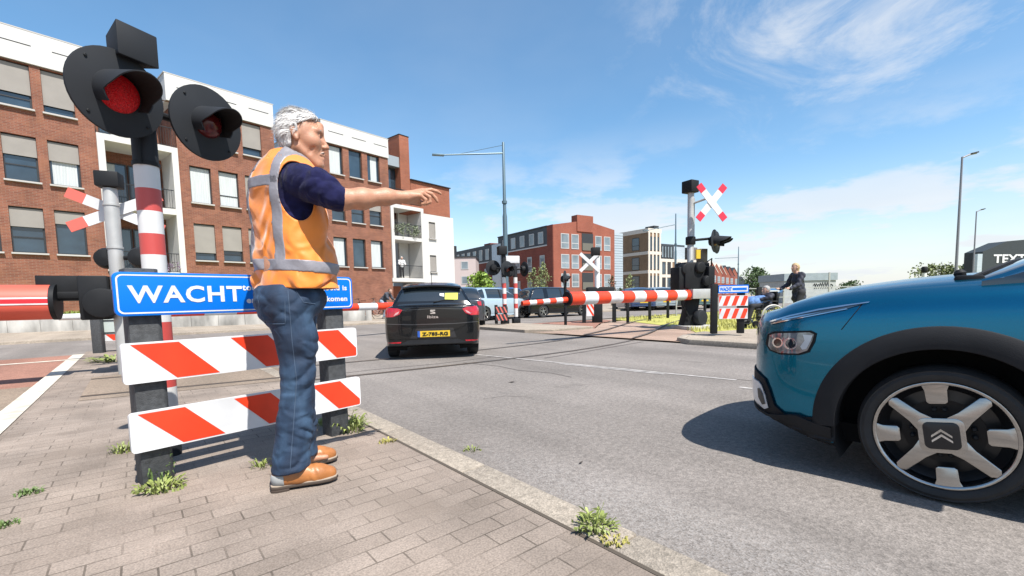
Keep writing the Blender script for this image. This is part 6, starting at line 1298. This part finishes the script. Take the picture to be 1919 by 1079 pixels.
for i in range(10):
    x = 3.7 + i * 1.5; block(BB, 'pilaster', x, x + .42, .16, .298, 1.25, 7.1, m_pale)
for i in range(9):
    x = 4.16 + i * 1.5; w = MB(); w.box((x + .5, .33, 2.9), (.9, .2, 2.4)); w.build('bay_opening', (m_frame, m_glass, m_brown)[i % 3], BB, smooth=0); w = MB(); w.box((x + .5, .33, 5.9), (.9, .2, 2.2)); w.build('bay_opening', (m_glass, m_frame, m_brown)[i % 3], BB, smooth=0)
for z in (9.2, 5.6, 2.2): far_window(BB, 2.0, 3.7, z, z + 2.3, 'l', m_frame, m_glass, True)
block(BB, 'dark_penthouse', 4.2, 12.5, 1.4, 7.3, 7.66, 10.6, m_slate); block(BB, 'penthouse_front', 9.0, 12.4, 1.25, 1.39, 7.7, 10.2, m_zinc); block(BB, 'roof_box', 1.6, 2.9, -.02, 2, 12.96, 13.5, m_frame)
for i in range(5): far_window(BB, 4.6 + i * .85, 5.2 + i * .85, 8.0, 10.2, 'f', m_frame, m_glass2, False).location.y = 1.36
block(BB, 'grey_block', 13.2, 15.5, .6, 7.3, 7.66, 10.2, M('grey brick', (.18, .16, .15), .8))
for i in range(6):
    px = 1322 + i * 9.0; Y = 112 + i * 6; p = D(px, 555, Y); p.z = 0
    t = thing('terraced_house', 'red brick gabled terraced house in the far row behind the barrier machinery', 'house', p, DA, 'far row of red gabled houses'); h = 6.2
    MB().prism([(0, 0), (5.2, 0), (5.2, h), (2.6, h + 2.6), (0, h)], (0, 0, 0), (1, 0, 0), (0, 0, 1), (0, 8, 0)).build('wall', m_bred_sun if i % 2 else m_bred_shade, t, smooth=0)
    MB().prism([(-.15, h - .1), (2.6, h + 2.65), (5.35, h - .1), (5.35, h + .1), (2.6, h + 2.85), (-.15, h + .1)], (0, -.1, 0), (1, 0, 0), (0, 0, 1), (0, 8.2, 0)).build('roof', m_pale if i < 3 else m_slate, t, smooth=0)
    for x in (.7, 3.1):
        for z in (.9, 3.8): far_window(t, x, x + 1.3, z, z + 1.7, 'f', m_wframe, m_glass2)
HS = thing('house', 'small house with a dark tiled roof at the end of the far street', 'house', (D(1352, 555, 150).x, 150, 0), .1)
block(HS, 'wall', 0, 9, 0, 9, 0, 3.4, m_bred_sun); MB().prism([(-.4, 3.4), (9.4, 3.4), (7, 6.4), (2.4, 6.4)], (0, -.3, 0), (1, 0, 0), (0, 0, 1), (0, 9.6, 0)).build('roof', m_slate, HS, smooth=0)
# dark shop hall on the right and the grey shed
TX = thing('shop_building', 'dark hall with white TEXT lettering behind the blue car, at the right edge', 'building', (D(1838, 545, 62).x, 62, 0), R(9))
MB().prism([(0, 0), (40, 0), (40, 4.5), (14, 8.0), (4.0, 7.3), (0, 5.9)], (0, 0, 0), (1, 0, 0), (0, 0, 1), (0, 2.2, 0)).build('dark_wall', M('dark green cladding', (.032, .042, .045), .6, var=.1), TX, smooth=0)
block(TX, 'side_wall', -.8, -.01, .0, .5, 0, 5.6, m_zinc)
lettering('TEXT', 1.8, m_wht, TX, (1.8, -.05, 4.35), (1, 0, 0), (0, 0, 1), bold=.05, width=5.4, height=1.15)
SHD = thing('shed', 'low grey shed with dark scrawls behind the woman with the wheelchair', 'shed', (D(1470, 545, 40).x, 40, 0), 0)
block(SHD, 'wall', 0, 4.55, 0, 4, 0, 1.95, M('pale shed panels', (.50, .52, .50), .7, var=.12)); block(SHD, 'roof', -.08, 4.63, -.1, 4.1, 1.96, 2.6, M('grey roof sheet', (.33, .39, .42), .6, var=.1))
mb = MB(); rnd = random.Random(6)
for i in range(9):
    x = 2.55 + i * .19; mb.tube([(x, -.012, 1.3 + .25 * rnd.random()), (x + .12 * rnd.random(), -.014, 1.55 + .3 * rnd.random()), (x + .22, -.012, 1.3 + .3 * rnd.random()), (x + .1, -.013, 1.25)], .035, 5)
mb.build('scrawl', m_frame, SHD, smooth=0)
mb = MB()
for i in range(8): mb.box((.3 + i * .55, -.02, .95), (.03, .03, 1.9))
FN = thing('fence', 'galvanised rail fence running behind the wheelchair and the blue car', 'fence', (D(1398, 550, 27).x, 27, 0), R(-3))
MB().box((9.5, 0, 1.24), (19, .05, .05)).build('rail', m_grey, FN); MB().box((9.5, 0, .7), (19, .05, .05)).build('rail', m_grey, FN)
for i, x in enumerate((0, 2.2, 4.8, 7.2, 9.6, 12, 14.4, 16.8, 19)): MB().box((x, 0, .65 if i != 2 else 1.05), (.07, .07, 1.3 if i != 2 else 2.1)).build('post', m_grey, FN)
BO = thing('bollard', 'post with a black cap behind the bonnet of the blue car', 'bollard', (D(1731, 545, 13).x, 13, 0))
MB().lathe([(.055, 0), (.055, 1.46)], n=14).build('post', m_wht, BO); MB().lathe([(.06, 1.46), (.075, 1.50), (.075, 1.60), (.05, 1.64)], n=14).build('cap', m_black, BO)
# ---- masts with long arms, lamp posts
m_mast = M('blue grey mast', (.09, .14, .17), .45, .3)
def arm_mast(label, px, ytop, Y, arm_px, arm_dy, r=.09, tie=True):
    base = D(px, 560, Y); base.z = 0; top = D(px, ytop, Y).z; t = thing('lamp_mast', label, 'mast', base)
    MB().lathe([(r * 1.25, 0), (r * 1.2, top * .58), (r * .9, top * .6), (r * .62, top - .02), (r * .5, top)], n=14).build('mast', m_mast, t); MB().lathe([(r * 1.35, top * .655), (r * 1.35, top * .67)], n=14).build('collar', m_mast, t)
    k = Y / 845; L = arm_px * k; z1 = top - 22 * k * .9; e = Vector((-L, -.25 * L, z1 - arm_dy * k)); a = Vector((0, 0, z1)); ar = MB().tube([a, a.lerp(e, .8), e], [r * .42, r * .36, r * .3], 8).build('arm', m_mast, t); MB().box(e.lerp(a, .06), (L * .17, .2, .07), math.atan2(.25, 1)).build('lamp', m_mast, ar, bevel=.01)
    if tie: MB().tube([(0, 0, top - .15), a.lerp(e, .68)], r * .12, 5).build('tie_rod', m_mast, t)
    return t
arm_mast('tall blue grey lamp mast with a long arm, rising behind the two thin island signals', 950, 266, 24, 122, 10, .10)
arm_mast('lamp mast with a long arm in front of the brown building', 1266, 400, 50, 64, 13, .10, False)
arm_mast('distant lamp mast with a short arm right of the hooded signal lamps', 1383, 462, 85, 48, 2, .11, False)
arm_mast('faint far lamp mast, most distant of those with arms', 1409, 496, 125, 44, 1, .09, False)
def street_lamp(label, px, ytop, Y, arm):
    base = D(px, 545, Y); base.z = 0; h = D(px, ytop, Y).z; t = thing('street_lamp', label, 'street lamp', base); MB().lathe([(.085, 0), (.075, 2), (.05, h)], n=12).build('pole', M('grey lamp pole', (.20, .20, .23), .45, .4), t)
    MB().tube([(0, 0, h - .05), (arm * .5, 0, h + .12), (arm, 0, h + .2)], [.045, .05, .05], 8).build('arm', MATS['grey lamp pole'], t); MB().box((arm * .82, 0, h + .2), (arm * .5, .22, .08), rot=Matrix.Rotation(-.22, 3, 'Y')).build('lamp_head', m_frame, t, bevel=.015)
street_lamp('tall grey street lamp rising behind the bonnet of the blue car', 1790, 294, 27, .82); street_lamp('shorter looking, farther street lamp beside the dark TEXT hall', 1822, 396, 46, .75)
RS = thing('road_sign', 'small blue road sign beside the black barrier machinery', 'road sign', (D(1268, 560, 20).x, 20, 0)); MB().tube([(0, 0, 0), (0, 0, 2.2)], .03).build('pole', m_grey, RS); mb = MB(); mb.box((0, -.04, 2.0), (.34, .02, .30)); mb.k = 1; mb.prism([(-.08, 0), (.02, .08), (.02, .03), (.09, .03), (.09, -.03), (.02, -.03), (.02, -.08)], (0, -.053, 2.0), (1, 0, 0), (0, 0, 1), (0, -.002, 0)); mb.build('panel', [m_blue, m_wht], RS, smooth=0)
# ---- trees
def tree(label, px, Y, h, crown, trunk_h, mat, leaf=.10, n=900, seed=1, group=None, lobes=9):
    base = D(px, 560, Y); base.z = 0; t = thing('tree', label, 'tree', base, 0, group); rnd = random.Random(seed); mb = MB()
    w, ch = crown; tk = MB(); tk.tube([(0, 0, 0), (.03, .02, trunk_h * .6), (0, .05, trunk_h + ch * .55)], [w * .055 + .03, w * .045 + .02, .015], 8)
    cs = []
    for i in range(lobes):
        f = (i + .5) / lobes; ang = i * 2.4 + rnd.random(); z = trunk_h + ch * (.08 + .84 * f); prof = max(.18, math.sin(PI * min(max(f * .9 + .08, 0), 1)) ** .7); rr = w * .5 * prof
        c = Vector((math.cos(ang) * rr * .55, math.sin(ang) * rr * .55, z)); cs.append((c, rr * rnd.uniform(.55, .8) + .05)); tk.tube([(0, .03, trunk_h * .7 + (z - trunk_h) * .4), c], [w * .02 + .012, .006], 5)
    for c, r in cs: leaf_mass(mb, c, r, n // lobes, leaf, rnd, (1, 1, ch / w * .5 if ch > w * 1.6 else .85), .35)
    tk.build('trunk', m_bark, t); mb.build('crown', mat, t, smooth=0); return t
m_lf1 = M('bright green leaves', (.22, .34, .04), .6, var=.5, vscale=2.2); m_lf2 = M('olive green leaves', (.22, .26, .10), .6, var=.5, vscale=2); m_lf3 = M('deep green leaves', (.09, .15, .05), .65, var=.5, vscale=.8); m_lf4 = M('reddish leaves', (.17, .115, .05), .6, var=.4, vscale=2)
tree('round bright green tree behind the parked cars, left of the island signals', 902, 30, 2.9, (2.05, 2.4), .5, m_lf1, .09, 2600, 2, None, 12)
tree('slender tree in front of the red building, left of a taller one', 1001, 40, 3.8, (1.15, 3.1), .7, m_lf2, .085, 650, 3); tree('taller slender tree in front of the red building, near the gable corner', 1019, 38, 4.2, (1.3, 3.5), .6, m_lf2, .085, 750, 4)
tree('thin reddish young tree at the right corner of the red gable', 1147, 46, 3.2, (.9, 2.4), .8, m_lf4, .08, 380, 5); tree('thin olive young tree in front of the brown building', 1180, 46, 3.4, (1.0, 2.6), .7, m_lf2, .08, 420, 6)
tree('dark bushy tree at the foot of the zinc clad building', 1163, 48, 2.0, (1.6, 1.5), .3, m_lf3, .09, 420, 7)
tree('large round dark green tree on the horizon above the far sign', 1418, 92, 6.5, (5.6, 5.0), 1.2, m_lf3, .24, 1500, 8, None, 12); tree('lighter green bushy tree right of the large round tree on the horizon', 1449, 90, 4.5, (4.2, 3.2), .8, m_lf1, .22, 900, 9)
tree('small green tree on the horizon right of the grey shed', 1592, 110, 3.6, (5.0, 2.6), .6, m_lf3, .24, 700, 10)
tree('wide pale olive tree behind the street lamps', 1752, 75, 5.4, (7.0, 4.2), .8, m_lf2, .22, 1500, 12, None, 12); tree('olive tree beside the dark TEXT hall', 1803, 72, 5.2, (4.4, 4.2), .8, m_lf2, .22, 1000, 13)
rnd = random.Random(21); mb = MB()
for i in range(150):
    px = rnd.uniform(1290, 2300); Y = rnd.uniform(170, 240); c = D(px, 550, Y); c.z = rnd.uniform(.2, 2.2); leaf_mass(mb, c, rnd.uniform(1.2, 3.0), 22, .6, rnd, (1.4, 1, .7), .3)
tag(mb.build('tree_line', m_lf3, smooth=0), 'low dark line of far trees along the horizon on the right', 'trees', kind='stuff')
mb = MB()
for px in range(1460, 1640, 9): c = D(px, 550, 60); c.z = .5; leaf_mass(mb, c, .55, 26, .14, rnd, (1, 1, .8), .3)
tag(mb.build('hedge', m_leaf, smooth=0), 'low green hedge behind the rail fence on the right', 'hedge')
# ---- weeds in the paving joints
m_weed = M('weed leaf', (.26, .31, .08), .6, var=.45, vscale=22); m_weed2 = M('dark weed leaf', (.14, .22, .06), .6, var=.4, vscale=22); m_weed3 = M('dry moss', (.42, .38, .10), .8, var=.4, vscale=22)
def weed(label, px, py, r, h, n, mat, seed, flatn=0, zb=.07, tall=0):
    d = CAM_R * ((px - CX) / F_PX) - CAM_U * ((py - CY) / F_PX) + CAM_F; k = (zb - CAM_H) / d.z; o = Vector((d.x * k, d.y * k, zb)); rnd = random.Random(seed); mb = MB()
    for i in range(int(n * .62)):
        r_ = r; a = rnd.random() * 2 * PI; c = Vector((math.cos(a), math.sin(a), 0)); s = c * r * .75 * rnd.random() ** .6; ln = r * rnd.uniform(.25, .65); hh = h * rnd.uniform(.35, 1.0); w = ln * rnd.uniform(.07, .13) + .0015; q = Vector((-c.y, c.x, 0)) * w
        p1 = s + c * ln * .35 + Vector((0, 0, hh * .75)); p2 = s + c * ln * .75 + Vector((0, 0, hh)); p3 = s + c * ln + Vector((0, 0, hh * .72)); mb.add([s - q * .4, s + q * .4, p1 + q, p1 - q, p2 + q * .9, p2 - q * .9, p3], [(0, 1, 2, 3), (3, 2, 4, 5), (5, 4, 6)])
    for i in range(flatn):
        a = rnd.random() * 2 * PI; rr = r * rnd.random() ** .5 * 1.25; s = Vector((math.cos(a) * rr, math.sin(a) * rr * .7, .002)); u = Vector((rnd.gauss(0, 1), rnd.gauss(0, 1), abs(rnd.gauss(0, .5)))).normalized() * .008; v = Vector((rnd.gauss(0, 1), rnd.gauss(0, 1), .4)).normalized() * .006; mb.add([s - u, s - v, s + u + Vector((0, 0, .012)), s + v + Vector((0, 0, .008))], [(0, 1, 2, 3)])
    for i in range(tall):
        a = rnd.random() * 2 * PI; tip = Vector((math.cos(a) * r * .5, math.sin(a) * r * .5, h * rnd.uniform(1.1, 1.7))); mb.tube([(0, 0, 0), tip * .5 + Vector((0, 0, h * .2)), tip], [.0022, .0018, .001], 4)
        for j in range(7):
            p = tip * (.35 + .1 * j); q = Vector((rnd.gauss(0, 1), rnd.gauss(0, 1), .3)).normalized(); mb.add([p, p + q * .02 + Vector((0, 0, .006)), p + q * .045, p + q * .02 - Vector((0, 0, .004))], [(0, 1, 2, 3)])
    o_ = mb.build('weed', mat, smooth=0, loc=o); return tag(o_, label, 'weed')
weed('yellow green moss and weeds around the foot of the near left sign post', 302, 915, .10, .05, 90, m_weed, 1, 160); weed('dark leafy weed standing against the near left sign post', 300, 903, .07, .10, 26, m_weed2, 2, 0, .07, 3)
weed('bushy bright weed at the foot of the right sign post', 655, 806, .13, .10, 130, m_weed, 3, 40, .07, 3); weed('low weed left of the right sign post', 605, 800, .09, .06, 60, m_weed, 4, 20)
weed('bright weed growing at the kerb joint in the foreground', 1116, 990, .085, .05, 110, m_weed, 5, 40, .07, 3); weed('small dry weed on the kerb joint nearest the camera', 1150, 1016, .05, .025, 40, m_weed3, 6, 30)
weed('small weed behind the heel of the man', 488, 876, .05, .05, 40, m_weed, 7, 12); weed('pale weed left of the lower striped board', 232, 846, .07, .06, 60, m_weed, 8, 30); weed('flat dry weed tuft on the left of the paving', 55, 925, .05, .03, 50, m_weed2, 9, 40)
weed('weed at the left edge of the paving', 8, 986, .045, .03, 40, m_weed2, 10, 30); weed('sparse yellow weed beside the kerb near the right sign post', 727, 829, .05, .025, 36, m_weed3, 11, 30); weed('tiny weed in the gutter by the kerb', 884, 845, .05, .035, 30, m_weed, 12, 14, .0)
weed('patch of yellow green weeds at the foot of the grey sign post beyond the track', 215, 676, .35, .10, 120, m_weed, 13, 60); weed('tiny weed between the pavers under the shoe', 560, 905, .03, .02, 20, m_weed, 14, 8)
def leaflet(label, px, py, s, a):
    d = CAM_R * ((px - CX) / F_PX) - CAM_U * ((py - CY) / F_PX) + CAM_F; k = (.004 - CAM_H) / d.z; mb = MB(); mb.add([(-s, 0, .002), (0, -s * .5, .006), (s, 0, .012), (0, s * .5, .005)], [(0, 1, 2, 3)])
    tag(mb.build('fallen_leaf', M('dry leaf', (.06, .045, .035), .8), smooth=0, loc=(d.x * k, d.y * k, .004), rz=a), label, 'leaf')
leaflet('dark fallen leaf on the asphalt in the middle of the road', 1089, 868, .018, .6); leaflet('dark patch of dirt like a leaf on the asphalt nearer the crossing', 960, 716, .05, .2)
